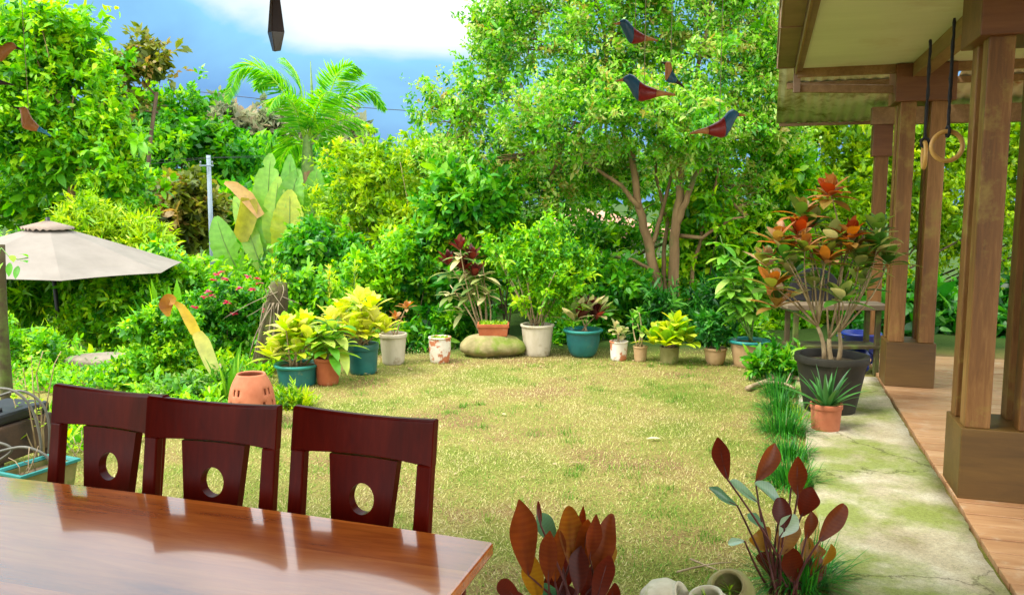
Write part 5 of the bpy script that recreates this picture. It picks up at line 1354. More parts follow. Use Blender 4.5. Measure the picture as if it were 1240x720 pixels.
ribbon([(268, 470), (256, 440), (246, 415), (238, 402)], [4, 16, 18, 12], 'deadleaf', [.98, .98, .9, .8], Y)
ribbon([(238, 404), (230, 388), (220, 372), (212, 366)], [12, 13, 9, 5], 'deadleaf', [.62, .5, .45, .4], Y)
ribbon([(213, 365), (205, 362), (201, 370), (204, 383)], [8, 16, 17, 4], 'deadleaf', [.25, .1, .05, .3], Y - .02)
mb = MB()
for pts in ([(270, 490), (272, 455), (268, 430)], [(274, 490), (284, 450), (292, 415)], [(276, 490), (262, 460), (256, 440)], [(272, 490), (296, 462), (306, 440)], [(268, 490), (252, 470), (240, 450)]):
    P_ = [at(a, q, Y + .05) for a, q in pts]
    dn = [P_[0].lerp(P_[1], k / 4) for k in range(4)] + [P_[1].lerp(P_[2], k / 4) for k in range(5)]
    mb.strip(dn, [.012, .02, .026, .03, .03, .028, .022, .014, .004], [Vector((.1, -1, .2))] * 9, .3, float(rng.uniform(.2, .8)))
mb.build('foliage', LM['hosta'], t)
MB().tube([b, at(266, 440, Y)], .012, 7).build('cane', M['stem'], t)
# pierced terracotta lantern
c = g(306, 512); Y = c.y
t = thing('clay_lantern', 'dome-shaped terracotta lantern pierced with small leaf-shaped holes behind the chairs', 'lantern', c)
s = m_per_px(Y, .3); hL = at(306, 452, Y).z; rL = 27.5 * s
prof = [(rL * f, hL * z) for f, z in ((.94, 0), (1.0, .06), (1.02, .14), (1.02, .22), (1.0, .30), (.98, .38), (.97, .44), (.955, .50), (.935, .56), (.91, .62), (.88, .68), (.84, .74), (.79, .80), (.73, .86), (.66, .92), (.61, .96), (.57, 1.0))]
holes = {(5, 4), (6, 4), (5, 8), (6, 8), (9, 5), (10, 5), (9, 7), (10, 7)}
mb = MB(); mb.lathe(prof, c, 48, skip=lambda i, k: (i, (k - 26) % 48) in {(a, (b_ + q) % 48) for a, b_ in holes for q in (0, 12, 24, 36)})
mb.build('dome', M['terracotta_pale'], t, solid=.012)

# ================================================================== POTS AND POTTED PLANTS
def pot_at(name, label, px, yb, yt, wt, wb, mat, rim=None, cat='potted plant', round_=False, rimh=.12, belly=0, group='pots in a row round the lawn', lip=1.0):
    c = g(px, yb); Y = c.y + wb * .5 * .0055; c = g(px, yb); s0 = m_per_px(c.y, .1)
    rb = wb * s0 / 2; c.y += rb * .8; rt = wt * m_per_px(c.y, .3) / 2
    h = max(.06, at(px, yt, c.y - rt * .3).z)
    t = thing(name, label, cat, c, group=group)
    if round_: prof = [(rb * .55, 0)] + [(rb * .55 + (rt * .93 - rb * .55) * sin(pi / 2 * u) ** .8, h * (1 - rimh) * (1 - cos(pi / 2 * u)) * .9 + h * (1 - rimh) * .1 * u) for u in np.linspace(.15, 1, 9)]
    else: prof = [(rb * .94, 0)] + [(rb + (rt * .94 - rb) * u + belly * rt * sin(pi * u), h * (1 - rimh) * u) for u in np.linspace(.04, 1, 8)]
    r_in = rt * .86
    body = MB(); body.lathe([(0.001, .004)] + prof + ([] if rim else [(rt, h * (1 - rimh)), (rt, h), (r_in, h), (r_in * .97, h * .8)]), c, 36)
    pb = body.build('pot', M[mat], t)
    md = pb.modifiers.new('bevel', 'BEVEL'); md.width = .004; md.segments = 2; md.angle_limit = radians(50)
    if rim:
        zr = h * (1 - rimh)
        mb = MB(); mb.lathe([(r_in * .9, zr * .9), (rt * .93, zr + .001), (rt * 1.03, zr + .004), (rt * 1.05 * lip, zr + .5 * h * rimh), (rt * 1.06 * lip, h * .985), (rt * 1.03 * lip, h), (rt * .95, h), (r_in, h * .97), (r_in * .95, h * .78)], c, 36)
        mb.build('rim', M[rim], pb)
    MB().lathe([(0.001, h * .90), (r_in * .5, h * .89), (r_in * .985, h * .87)], c, 28).build('soil', M['soil'], t)
    return t, c, h, rt, Y
def leaves_part(t, fn, mat, name='foliage'):
    mb = MB(); fn(mb); return mb.build(name, LM[mat], t)
def stems_part(t, segs, mat, r=.008, name='stem'):
    mb = MB()
    for P_, rr in segs: mb.tube(P_, rr, 6)
    return mb.build(name, M[mat], t)
def croton(t, c, h, heads, mat, L, W, seed, n=14, tilt=(.15, 1.35), smat='stem', droop=.3, rlo=0., rhi=1., shape='oval'):
    """bushy croton: leaf rosettes at the ends of stems; heads are (px, py) in the picture"""
    rng = np.random.default_rng(seed); segs = []; mb = MB()
    for hd in heads:
        p = at(hd[0], hd[1], c.y + (hd[2] if len(hd) > 2 else rng.uniform(-.1, .1)))
        b = Vector((c.x + rng.uniform(-.05, .05), c.y + rng.uniform(-.05, .05), h * .86))
        P_ = bend(b, p, rng, 6, .08); segs.append((P_, [.010 - .0008 * i for i in range(7)]))
        rosette(mb, p, n, L, W, rng, tilt, droop, rlo, rhi, shape)
    mb.build('foliage', LM[mat], t); stems_part(t, segs, smat)
# 1 teal pot with yellow croton
t, c, h, rt, Y = pot_at('potted_croton', 'yellow-leaved croton in a low round teal pot right of the mossy stump', 356, 469, 441, 52, 44, 'teal', 'teal_rim', rimh=.16)
croton(t, c, h, [(352, 415), (362, 400), (338, 418), (374, 412), (346, 396), (360, 424), (384, 426), (330, 430), (370, 394), (356, 404)], 'yellow', .25, .10, 201, n=13, rlo=.1)
# 2 terracotta with green leaves
t, c, h, rt, Y = pot_at('potted_hosta', 'lush green broad-leaved plant in a plain terracotta pot between two teal pots', 395, 467, 433, 33, 25, 'terracotta')
croton(t, c, h, [(398, 412), (404, 398), (390, 405), (412, 416), (400, 424)], 'hosta', .26, .10, 202, n=11, tilt=(.3, 1.6), droop=.5)
# 3 dark teal pot, cream-yellow croton
t, c, h, rt, Y = pot_at('potted_croton', 'large pale yellow croton in a dark teal pot beside the tapered beige pot', 438, 454, 416, 38, 32, 'teal', None, rimh=.2)
croton(t, c, h, [(440, 385), (422, 393), (454, 390), (436, 366), (416, 376), (466, 398), (446, 402), (402, 388), (450, 372), (430, 402)], 'yellow', .28, .10, 203, n=13, rlo=.35, rhi=1)
# 4 beige tapered pot
t, c, h, rt, Y = pot_at('potted_shrub', 'tapered tall beige pot with a small pink-tipped croton, left of the flaking painted pot', 475, 442, 404, 34, 26, 'beige_pot')
croton(t, c, h, [(492, 372), (480, 385), (470, 392)], 'croton', .13, .05, 204, n=11, rlo=.3)
# 5 flaking painted
t, c, h, rt, Y = pot_at('potted_moss', 'small white pot with flaking paint showing terracotta, filled with bright green moss', 532, 440, 408, 28, 23, 'painted_pot', belly=.06, rimh=.06)
rng = np.random.default_rng(205); mb = MB()
for k in range(260):
    a, r = rng.uniform(0, 2 * pi), rt * .8 * rng.random() ** .5; leaf(mb, c + Vector((r * cos(a), r * sin(a), h * .86)), (rng.normal(0, .5), rng.normal(0, .5), 1), rng.uniform(.03, .07), .014, .2, n=3, rnd=float(rng.random()))
mb.build('foliage', LM['lime'], t)
# 6 boulder and rectangular terracotta planter
cb = g(597, 434); cb.y += .18; s = m_per_px(cb.y, .1); hb = at(597, 404, cb.y).z
o = rock('mossy_boulder', 'low rounded mossy boulder under the rectangular clay planter', Vector((cb.x, cb.y, hb * .45)), 37 * s, .24, hb * .56, 'boulder', 6, flat=.25)
z0 = hb * .985; sY = m_per_px(cb.y, .3); w2 = 18.5 * sY; h2 = at(597, 391, cb.y).z - z0
t = thing('clay_trough', 'small rectangular terracotta planter with mossy top sitting on the boulder', 'planter', (cb.x, cb.y, z0 - .01))
mb = MB(); q = .11
def rr(hw, hd, z): return [(cb.x - hw, cb.y - hd, z), (cb.x + hw, cb.y - hd, z), (cb.x + hw, cb.y + hd, z), (cb.x - hw, cb.y + hd, z)]
v = rr(w2 * .9, q * .9, z0 - .01) + rr(w2 * .97, q * .97, z0 + h2 * .68) + rr(w2 * 1.04, q * 1.05, z0 + h2 * .70) + rr(w2 * 1.04, q * 1.05, z0 + h2) + rr(w2 * .92, q * .86, z0 + h2) + rr(w2 * .90, q * .84, z0 + h2 * .8)
mb.add(v, [(3, 2, 1, 0)] + [(i * 4 + k, i * 4 + (k + 1) % 4, i * 4 + 4 + (k + 1) % 4, i * 4 + 4 + k) for i in range(5) for k in range(4)] + [(20, 21, 22, 23)]); mb.build('trough', M['terracotta'], t, False, .006)
mb = MB()
for k in range(420):
    p = Vector((cb.x + rng.uniform(-.88, .88) * w2, cb.y + rng.uniform(-.8, .8) * q, z0 + h2 * .78)); leaf(mb, p, (rng.normal(0, .5), rng.normal(0, .5), 1), rng.uniform(.03, .085), .010, .2, n=3, rnd=float(rng.random()))
mb.build('foliage', LM['lime'], t)
# 7 tall beige pot with shrub
t, c, h, rt, Y = pot_at('potted_shrub', 'fresh green bush in a tall tapered beige pot right of the mossy boulder', 651, 432, 393, 41, 30, 'beige_pot', belly=.02, rimh=.07)
rng = np.random.default_rng(207)
o, cc, C, kk = foliage('foliage', rng, [px_blob(648, 345, c.y, 40, 36), px_blob(618, 318, c.y, 26, 30), px_blob(684, 350, c.y, 26, 34), px_blob(660, 298, c.y, 28, 28), px_blob(650, 378, c.y, 24, 16), px_blob(700, 318, c.y + .2, 18, 20)], 330, 24, .09, .06, .026, 'bright', t, True, lo=.15)
stems_part(t, [(bend(Vector((c.x + rng.uniform(-.06, .06), c.y, h * .85)), cc[j], rng, 5, .08), [.009 - .001 * i for i in range(6)]) for j in range(16)], 'stem')
# 8 teal pot with rim and purple croton
t, c, h, rt, Y = pot_at('potted_croton', 'purple and cream croton in a wide teal pot with a broad pale rim', 707, 434, 399, 44, 36, 'teal', 'teal_rim', round_=True, rimh=.12, lip=1.04)
croton(t, c, h, [(712, 374), (703, 382), (722, 382)], 'purple', .30, .085, 208, n=12, tilt=(.05, .9))
rng = np.random.default_rng(2081); mb = MB()
for hd in ((712, 382), (700, 386), (724, 384), (695, 390)): rosette(mb, at(hd[0], hd[1] - 6, c.y), 11, .33, .085, rng, (.3, 1.25), .2, 0, 1)
mb.build('outer_foliage', LM['cream'], t)
# 9, 10 little pots
t, c, h, rt, Y = pot_at('potted_dieffenbachia', 'cream-leaved plant in a small pale crackled pot right of the wide teal pot', 750, 437, 413, 23, 19, 'painted_pot', rimh=.08)
croton(t, c, h, [(750, 402), (745, 396), (756, 404)], 'cream', .14, .06, 209, n=8)
t, c, h, rt, Y = pot_at('potted_sapling', 'thin upright sapling in the smallest tan pot of the row', 776, 438, 419, 18, 14, 'tan_pot', rimh=.1)
croton(t, c, h, [(772, 392), (774, 378), (778, 402), (766, 385)], 'ficus', .13, .05, 210, n=8)
# 11 mossy pot with yellow croton
t, c, h, rt, Y = pot_at('potted_croton', 'spreading yellow-green croton in a mossy straight-sided pot', 812, 441, 420, 24, 22, 'mossy_pot', rimh=.08)
croton(t, c, h, [(812, 402), (800, 405), (826, 402), (818, 392), (792, 412), (836, 410), (806, 414), (822, 414)], 'yellow', .27, .10, 211, n=12, rlo=0, rhi=.75)
# 12 small terracotta
t, c, h, rt, Y = pot_at('potted_fern', 'dark ferny plant in a small tan bowl left of the large tan pot', 868, 443, 421, 28, 22, 'tan_pot', round_=True, rimh=.15)
rng = np.random.default_rng(212)
foliage('foliage', rng, [px_blob(868, 408, c.y, 18, 16), px_blob(860, 396, c.y, 14, 14)], 60, 22, .05, .07, .03, 'dark', t, True)
# 13 large tan pot with teal rim, light green tree-like plant
t, c, h, rt, Y = pot_at('potted_ficus', 'tall plant with big pale green leaves in a large tan pot with a teal rim', 910, 446, 412, 47, 34, 'tan_pot', 'teal_rim', rimh=.13)
rng = np.random.default_rng(213); segs = []; mb = MB()
for top_, k in (((872, 285), 0), ((918, 340), 1), ((900, 325), 2), ((930, 300), 3), ((884, 345), 4)):
    P_ = bend(Vector((c.x + rng.uniform(-.09, .09), c.y + rng.uniform(-.05, .05), h * .85)), at(top_[0], top_[1], c.y - .1), rng, 10, .06)
    segs.append((P_, [.011 - .0007 * i for i in range(11)]))
    for i in range(26):
        u = rng.uniform(.42, 1.0); q = P_[min(10, int(u * 10))]; a = rng.uniform(0, 2 * pi)
        leaf(mb, q, (cos(a), sin(a) - .25, rng.uniform(-.1, .8)), rng.uniform(.16, .27), rng.uniform(.075, .11), rng.uniform(.2, .6), n=6, rnd=float(np.clip(rng.normal(.5, .25), 0, 1)))
mb.build('foliage', LM['ficus'], t); stems_part(t, segs, 'stem_green')
# 14 big black pot with croton tree
t, c, h, rt, Y = pot_at('potted_croton', 'tall bare-branched croton with orange and olive leaf heads in a big black tub', 1013, 506, 431, 86, 58, 'black_pot', rimh=.12)
rng = np.random.default_rng(214); segs = []; mO = MB(); mR = MB(); mC = MB()
forks = [at(1004, 410, c.y), at(990, 395, c.y), at(1016, 402, c.y)]
bt = Vector((c.x, c.y, h * .85))
segs.append((bend(bt, forks[0], rng, 4, .05), [.024, .022, .020, .018, .016]))
segs.append((bend(bt + Vector((-.06, 0, 0)), forks[1], rng, 4, .08), [.020, .018, .016, .015, .014]))
segs.append((bend(bt + Vector((.05, 0, 0)), forks[2], rng, 4, .05), [.020, .018, .016, .015, .014]))
HEADS = [(1005, 232, 'R'), (970, 258, 'O'), (942, 290, 'O'), (958, 330, 'C'), (1000, 315, 'O'), (1030, 300, 'O'), (1062, 298, 'C'), (1075, 315, 'C'), (1030, 285, 'R'), (935, 345, 'O'), (1046, 345, 'C'), (940, 368, 'O'), (1020, 360, 'C'), (975, 300, 'O'), (1062, 280, 'C'), (968, 282, 'R'), (985, 345, 'C'), (1010, 290, 'C'), (950, 310, 'C'), (1040, 318, 'C'), (985, 270, 'C'), (928, 318, 'O'), (1052, 318, 'O')]
for px, py, k in HEADS:
    p = at(px, py, c.y + rng.uniform(-.18, .12)); f = min(forks, key=lambda q: abs(q.x - p.x)); segs.append((bend(f, p, rng, 6, .10), [.009 - .0008 * i for i in range(7)]))
    mm = {'O': mO, 'R': mR, 'C': mC}[k]
    rosette(mm, p, 14, .235, .095, rng, (.1, 1.5), .25, 0, 1)
    if k == 'R': rosette(mO, p - ZV * .03, 10, .22, .085, rng, (.8, 1.7), .3, .3, 1)
mO.build('foliage', LM['croton'], t); mR.build('red_foliage', LM['redcroton'], t); mC.build('green_foliage', LM['crotongreen'], t); stems_part(t, segs, 'stem')
# 15 aloe in terracotta
t, c, h, rt, Y = pot_at('potted_aloe', 'spiky green aloe in a terracotta pot standing on the mossy concrete', 1004, 527, 489, 38, 32, 'terracotta_pale', rimh=.16, group=None)
rng = np.random.default_rng(215); mb = MB()
for i in range(26):
    a = i * 2.4; th = .1 + .042 * i; d = Vector((sin(th) * cos(a), sin(th) * sin(a), cos(th)))
    leaf(mb, c + Vector((cos(a), sin(a), 0)) * .03 + ZV * h * .85, d, rng.uniform(.26, .42), .048, .25, n=7, fold=.45, rnd=float(rng.random()), shape='spike')
mb.build('foliage', LM['aloe'], t)

# purple croton bush growing in the ground
Y = 9.4; b = at(588, 425, Y); b.z = 0
t = thing('croton_bush', 'tall croton bush with dark red leaf heads behind the mossy boulder', 'shrub', b)
rng = np.random.default_rng(216); mp = MB(); mc = MB(); segs = []
for px, py, n in ((543, 318, 1), (557, 300, 1), (572, 312, 1), (575, 332, 1), (562, 325, 1), (585, 322, 0), (568, 345, 0), (545, 345, 0), (588, 345, 0), (560, 365, 0)):
    p = at(px, py, Y + rng.uniform(-.15, .1)); segs.append((bend(b, p, rng, 6, .10), [.014 - .0014 * i for i in range(7)]))
    if n: rosette(mp, p, 15, .22, .065, rng, (.05, 1.1), .2)
    rosette(mc, p - ZV * .10, 9, .22, .075, rng, (1.0, 1.9), .3, 0, 1)
mp.build('red_foliage', LM['purple'], t); mc.build('foliage', LM['cream'], t); stems_part(t, segs, 'stem')

# wooden bench with a black rounded back, blue tub
Y = 7.9; c = at(992, 370, Y); s = m_per_px(Y, .8)
t = thing('garden_bench', 'rough plank bench with a black rounded back behind the croton tree', 'bench', (c.x, Y, 0))
mb = MB(); mb.box((c.x + .13, Y, c.z), (.98, .34, .05)); mb.build('seat', M['plank_grey'], t, False, .006)
pts = [(c.x + 34 * s * cos(a), 41 * s * sin(a) ** .9) for a in np.linspace(0, pi, 24)]
v = [(x, Y + .15 + yy, c.z + .03 + z) for yy in (-.02, .02) for x, z in pts]; n = 24
mb = MB(); mb.add(v, [tuple(range(n)), tuple(range(2 * n - 1, n - 1, -1))] + [(k, n + k, n + (k + 1) % n, (k + 1) % n) for k in range(n)]); mb.build('backrest', M['black_metal'], t, False, .008)
for sx in (-.26, .52):
    for sy in (-.12, .12):
        mb = MB(); mb.box((c.x + sx, Y + sy, (c.z - .025) / 2), (.045, .045, c.z - .026)); mb.build('leg', M['mossy_wood'], t, False, .004)
mb = MB(); mb.box((c.x + .13, Y, c.z * .42), (.86, .30, .03)); mb.build('shelf', M['mossy_wood'], t, False, .004)
c = g(1040, 445); c.y += .45; c.x += .2
t = thing('plastic_tub', 'blue plastic tub on the ground between the black pot and the far pillar', 'tub', c)
MB().lathe([(.001, .004), (.15, 0), (.19, .26), (.205, .27), (.205, .29), (.18, .29), (.14, .02), (.001, .02)], c, 28).build('body', M['blue_plastic'], t)
for sx in (-1, 1): MB().tube([c + Vector((sx * .2, -.05, .24)), c + Vector((sx * .24, -.03, .25)), c + Vector((sx * .24, .03, .25)), c + Vector((sx * .2, .05, .24))], .01, 6).build('handle', M['blue_plastic'], t)
zb_ = c.z + .026; c = at(1046, 345, 7.92); c.z = zb_ + .12; t = thing('plastic_jug', 'blue plastic jug standing on the right end of the plank bench', 'jug', (c.x, c.y, c.z - .12))
mb = MB(); mb.lathe([(.001, 0), (.07, .0), (.085, .02), (.085, .16), (.06, .20), (.03, .22), (.03, .26), (.001, .26)], (c.x, c.y, c.z - .12), 20); mb.build('body', M['blue_plastic'], t)
MB().tube([Vector((c.x + .07, c.y, c.z + .06)), Vector((c.x + .12, c.y, c.z + .04)), Vector((c.x + .12, c.y, c.z - .04)), Vector((c.x + .08, c.y, c.z - .06))], .012, 6).build('handle', M['blue_plastic'], t)
# driftwood branches
rng = np.random.default_rng(18)
for i, (a, b_, r, lab) in enumerate((((905, 470), (975, 448), .022, 'crooked dry branch lying at the lawn edge left of the black tub'), ((935, 448), (985, 462), .028, 'thick dry branch lying nearest the black tub, crossing the crooked one'), ((928, 462), (962, 470), .014, 'thin dry twig lying in front of the thick branch'))):
    A_, Bq = g(*a, .03 + .02 * i), g(*b_, .05 + .02 * i); mb = MB(); P_ = bend(A_, Bq, rng, 8, .10); mb.tube(P_, [r * (1.1 - .07 * k) for k in range(9)], 8)
    mb.tube(bend(P_[4], P_[4] + Vector((rng.uniform(-.1, .15), .08, .08)), rng, 4, .1), [r * .5, r * .45, r * .4, r * .3, r * .2], 6)
    tag(mb.build('dry_branch', M['drift']), lab, 'branch')
# low plants near the branches
S('low_bush', 'light green low leafy plants beside the dry branches', 7.6, [(945, 438, 26, 12), (925, 446, 14, 8), (962, 445, 16, 12)], 80, 22, .05, .09, .035, 'mid', 301, six=True, sr=.004, stems=0)

# mondo grass clumps along the path
spots = [((942, 478), .20, 'farthest of the dark grass tufts along the path edge, by the dry branches'), ((946, 500), .22, 'dark grass tuft second from the dry branches'), ((950, 525), .24, 'large dark grass tuft left of the aloe pot'), ((955, 553), .15, 'small dark grass tuft just nearer than the aloe pot'), ((955, 585), .20, 'dark grass tuft right behind the upright red-backed leaf plant'), ((965, 705), .24, 'dark grass tuft at the foot of the plant with red-backed leaves')]
for i, ((px, py), L_, lab) in enumerate(spots):
    strap_clump('grass_tuft', lab, g(px, py), 420, L_ * 1.2, .009, 'mondo', 310 + i, 1.15, .75, 0, 1, rad=.15, group='dark grass tufts along the path edge', cat='grass tuft', shape='spike')
strap_clump('grass_tuft', 'pale wispy grass tuft leaning over the concrete left of the aloe pot', g(966, 508), 60, .22, .007, 'lime', 320, 1.2, .6, .2, .9, rad=.08, cat='grass tuft', shape='spike')

# red-backed calatheas in the foreground
def big_leaf(parent, base, stalk_pts, p0, p1, wpx, mat, rnd, Y, tilt=.0, face=Vector((0, -1, .15)), shape='paddle', name='leaf'):
    """paddle leaf between two picture points at a given distance"""
    a, b = at(p0[0], p0[1], Y), at(p1[0], p1[1], Y + tilt); s = m_per_px(Y, .35); n = 22; sp = []; ws = []
    w_ = rng.uniform(0, 6); sk_ = rng.uniform(.78, 1.1); pw_ = rng.uniform(.62, 1.0); mid = (a + b) / 2; L_ = (b - a).length; sd = face * L_ * rng.uniform(-.10, .02)
    for i in range(n + 1):
        u = i / n; sp.append(a.lerp(b, u) + sd * sin(pi * u)); ws.append(max(.002, wpx * s / 2 * 0.96 * (sin(pi * min(1, .04 + .95 * u ** sk_)) ** pw_) * (1 + .05 * sin(u * 9 + w_))))
    mb = MB(); f_ = (face + Vector((rng.uniform(-.35, .35), 0, 0))).normalized(); tw_ = rng.uniform(-.7, .7); mb.strip(sp, ws, [(f_ + Vector((tw_ * (i / n) ** 1.5, 0, 0))).normalized() for i in range(n + 1)], rng.uniform(.25, .65), rnd, .6, .03)
    o = mb.build(name, LM[mat], parent, subsurf=1)
    mb = MB(); mb.tube(bend(base, a, rng, 6, .05) + [sp[int(n * .4)] + face * .0015, sp[int(n * .85)] + face * .001], [.006, .0055, .005, .005, .0045, .004, .004, .0025, .001], 6); mb.build('stalk', M['stem_red'], parent)
rng = np.random.default_rng(19)
b = g(690, 745); Y = b.y
t = thing('calathea', 'dense clump of upright red-brown backed leaves at the bottom centre', 'plant', b, group=None)
BACK = [((640, 682), (628, 604), 42, .55), ((668, 662), (690, 610), 0, 0), ((692, 672), (688, 612), 36, .75), ((672, 690), (676, 640), 26, .62), ((652, 710), (640, 668), 32, .95), ((664, 690), (666, 642), 30, .5), ((684, 700), (682, 648), 34, .25), ((704, 690), (712, 628), 32, .6), ((722, 680), (742, 622), 34, .55), ((714, 660), (722, 622), 24, .45), ((700, 705), (704, 660), 32, .2), ((722, 715), (738, 672), 32, .3), ((732, 680), (744, 656), 18, .98), ((676, 725), (670, 692), 36, .12), ((706, 725), (716, 682), 32, .12), ((736, 740), (744, 705), 26, .2), ((630, 716), (606, 702), 30, .3), ((646, 735), (612, 715), 30, .3), ((694, 655), (706, 612), 20, .4), ((655, 622), (652, 606), 8, .4), ((690, 738), (684, 708), 36, .1)]
for i, (p0, p1, w, r) in enumerate(BACK):
    p0 = (p0[0], p0[1] + 14); w *= .84
    if w: big_leaf(t, b + Vector((rng.uniform(-.10, .10), rng.uniform(-.05, .08), 0)), None, p0, p1, w, 'calathea_back', r, Y + rng.uniform(-.12, .16), rng.uniform(-.05, .08))
big_leaf(t, b, None, (672, 655), (650, 622), 24, 'calathea_top', .4, Y + .1, -.05)
big_leaf(t, b, None, (668, 742), (660, 705), 30, 'calathea_top', .1, Y + .05)
b = g(950, 722); Y = b.y
t = thing('calathea', 'open plant with red-backed and silvery leaves on long stalks beside the concrete path', 'plant', b)
for p0, p1, w, r, m_ in (((881, 580), (869, 529), 22, .3, 'b'), ((915, 583), (938, 536), 30, .6, 'b'), ((966, 600), (966, 552), 24, .45, 'b'), ((970, 625), (984, 590), 28, .3, 'b'), ((992, 655), (1022, 610), 26, .55, 'b'), ((944, 672), (962, 628), 30, .9, 'b'), ((976, 652), (982, 618), 20, .5, 'b'), ((928, 668), (916, 644), 34, .98, 'b'), ((974, 680), (980, 650), 18, .95, 'b'), ((996, 685), (1006, 658), 18, .98, 'b'), ((986, 680), (992, 660), 18, .8, 'b'), ((958, 590), (960, 578), 6, .4, 'b'),
                       ((918, 608), (884, 582), 20, .6, 't'), ((946, 612), (914, 586), 26, .6, 't'), ((893, 612), (858, 590), 18, .3, 't'), ((944, 650), (962, 622), 26, .95, 't'), ((902, 655), (882, 658), 12, .9, 't'), ((936, 700), (922, 668), 26, .2, 'b'), ((962, 705), (956, 662), 28, .35, 'b'), ((984, 708), (992, 672), 24, .6, 'b'), ((950, 640), (944, 602), 24, .2, 'b'), ((972, 700), (974, 664), 20, .15, 'b'), ((925, 640), (905, 622), 18, .5, 't')):
    w *= .98
    big_leaf(t, b + Vector((rng.uniform(-.06, .06), rng.uniform(-.05, .08), 0)), None, p0, p1, w, 'calathea_back' if m_ == 'b' else 'calathea_top', r, Y + rng.uniform(-.10, .16), rng.uniform(-.05, .08), face=Vector((0, -1, .15)) if m_ == 'b' else Vector((.2, -.55, .8)))

# small stone pots lying at the bottom
def lying_pot(c, r, yaw, tip, label, mat='cream_stone', group='small weathered pots lying on the lawn edge'):
    t = thing('stone_pot', label, 'pot', (c.x, c.y, 0), group=group)
    m3 = Matrix.Rotation(yaw, 3, 'Z') @ Matrix.Rotation(tip, 3, 'Y')
    prof = [(.001, -r * .75), (r * .5, -r * .74), (r * .82, -r * .5), (r, -r * .05), (r * .93, r * .42), (r * .72, r * .70), (r * .66, r * .78), (r * .70, r * .84), (r * .60, r * .86), (r * .55, r * .70), (r * .78, r * .3), (r * .8, -r * .1), (r * .4, -r * .55), (.001, -r * .58)]
    MB().lathe(prof, (c.x, c.y, r * .92), 32, mat3=m3).build('pot', M[mat], t)
    rg = np.random.default_rng(int(r * 1e4)); mb = MB()
    top_ = Vector((c.x, c.y, r * .92)) + m3 @ Vector((0, 0, r * .3))
    for k in range(30): leaf(mb, top_, (m3 @ Vector((rg.normal(0, .6), rg.normal(0, .6), 1))), rg.uniform(.05, .13), .008, .3, n=3, rnd=float(rg.random()), shape='spike')
    mb.build('weed', LM['hosta'], t)
lying_pot(g(803, 764), .108, radians(-25), radians(62), 'round cream stone pot tipped on its side, its dark mouth turned to the right')
lying_pot(g(858, 768), .095, radians(200), radians(15), 'mossy cream stone pot standing upright between the tipped pot and the calathea')
lying_pot(g(884, 745), .098, radians(60), radians(-40), 'mossy stone pot behind the upright one, tilted back', 'boulder')

# fallen leaves and twigs on the lawn
for i, (px, py, L_, ang, m_, lab) in enumerate(((792, 530, .10, .1, 'whiteflower', 'pale fallen leaf lying alone on the lawn'), (698, 559, .11, -.1, 'dryleaf', 'narrow brown fallen leaf on the lawn nearer than the pale one'), (745, 470, .05, .7, 'dryleaf', 'tiny brown fallen leaf near the far lawn edge'), (600, 505, .045, 1.7, 'dryleaf', 'tiny brown fallen leaf in the middle of the lawn'))):
    c = g(px, py, .022); mb = MB(); d = Vector((cos(ang), sin(ang), .08)); leaf(mb, c - d * L_ / 2, d, L_, L_ * (.4 if i != 1 else .2), .1, n=6, fold=.3, rnd=.5)
    tag(mb.build('fallen_leaf', LM[m_]), lab, 'leaf')
for i, (a, b_, lab) in enumerate((((820, 692), (885, 680), 'thin brown twig lying behind the stone pots'), ((836, 676), (870, 690), 'short dark twig crossing the one behind the stone pots'))):
    mb = MB(); mb.tube(bend(g(*a, .02), g(*b_, .03), np.random.default_rng(i + 5), 6, .08), [.005, .005, .0045, .004, .004, .003, .002], 5); tag(mb.build('twig', M['drift']), lab, 'twig')

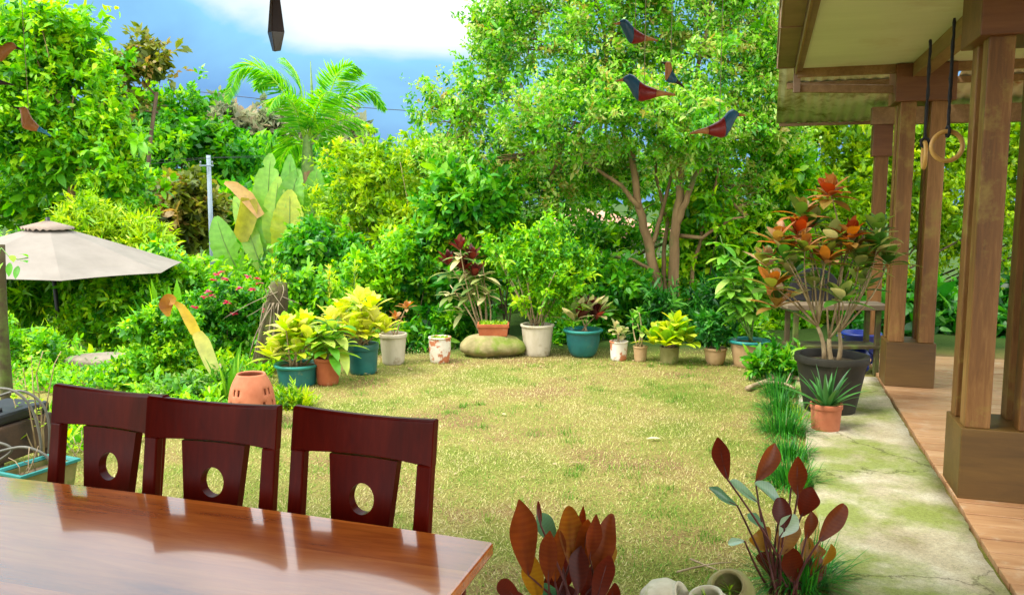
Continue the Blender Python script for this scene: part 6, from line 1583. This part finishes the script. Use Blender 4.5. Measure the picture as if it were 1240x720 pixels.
def ground_cover():
    rng = np.random.default_rng(500); n = 1500
    x = rng.uniform(-5.2, -1.7, n); y = rng.uniform(5.3, 8.7, n)
    keep = (x < np.interp(y, [5.2, 6.2, 7.2, 8.8], [-2.75, -2.3, -2.35, -2.0]) + rng.normal(0, .12, n)) & ~((x < -3.2) & (y > 6.3) & (y < 7.0))
    x, y = x[keep], y[keep]; n = len(x); per = 14; m = n * per; ci = np.repeat(np.arange(n), per)
    hgt = rng.uniform(.03, .16, n)
    a = rng.uniform(0, 2 * pi, m); th = rng.uniform(.2, 1.3, m)
    D = np.stack([np.cos(a) * np.sin(th), np.sin(a) * np.sin(th), np.cos(th)], 1)
    P = np.stack([x[ci] + rng.normal(0, .03, m), y[ci] + rng.normal(0, .03, m), hgt[ci] * rng.random(m)], 1)
    N = unit(np.array([0, 0, 1.0]) + rng.normal(size=(m, 3)) * .4)
    sz = rng.lognormal(0, .3, n)[ci]
    v, f, mu = leaf_arrays(P, D, N, .055 * sz * rng.uniform(.6, 1.3, m), .024 * sz * rng.uniform(.7, 1.2, m), True)
    rn = np.clip(rng.normal(.5, .2, n)[ci] + rng.normal(0, .15, m), 0, 1)
    tag(mesh_np('ground_cover', v, f, LM['bright'], None, np.repeat(rn, mu)), 'low leafy ground cover filling the left bed behind the chairs', 'ground cover', kind='stuff')
ground_cover()

def leaf_litter():
    rng = np.random.default_rng(600); n = 420
    u = rng.random(n); x = -2.3 + 5.6 * u; y = np.interp(x, [-2.3, -1.2, 0, 2.6, 3.3], [7.3, 8.1, 8.55, 8.5, 7.4]) - np.abs(rng.normal(0, .28, n))
    k = rng.random(n) < .18; x[k] = rng.uniform(-1.8, 1.6, k.sum()); y[k] = rng.uniform(4.2, 8, k.sum())
    a = rng.uniform(0, 2 * pi, n)
    P = np.stack([x, y, rng.uniform(.012, .022, n)], 1); D = np.stack([np.cos(a), np.sin(a), rng.uniform(-.1, .25, n)], 1)
    v, f, mu = leaf_arrays(P, unit(D), unit(np.array([0, 0, 1.0]) + rng.normal(size=(n, 3)) * .35), rng.uniform(.015, .05, n), rng.uniform(.007, .022, n), True)
    tag(mesh_np('leaf_litter', v, f, LM['dryleaf'], None, np.repeat(rng.random(n), mu)), 'tiny dry leaf scraps scattered on the lawn, mostly along the row of pots', 'leaf litter', kind='stuff')
leaf_litter()
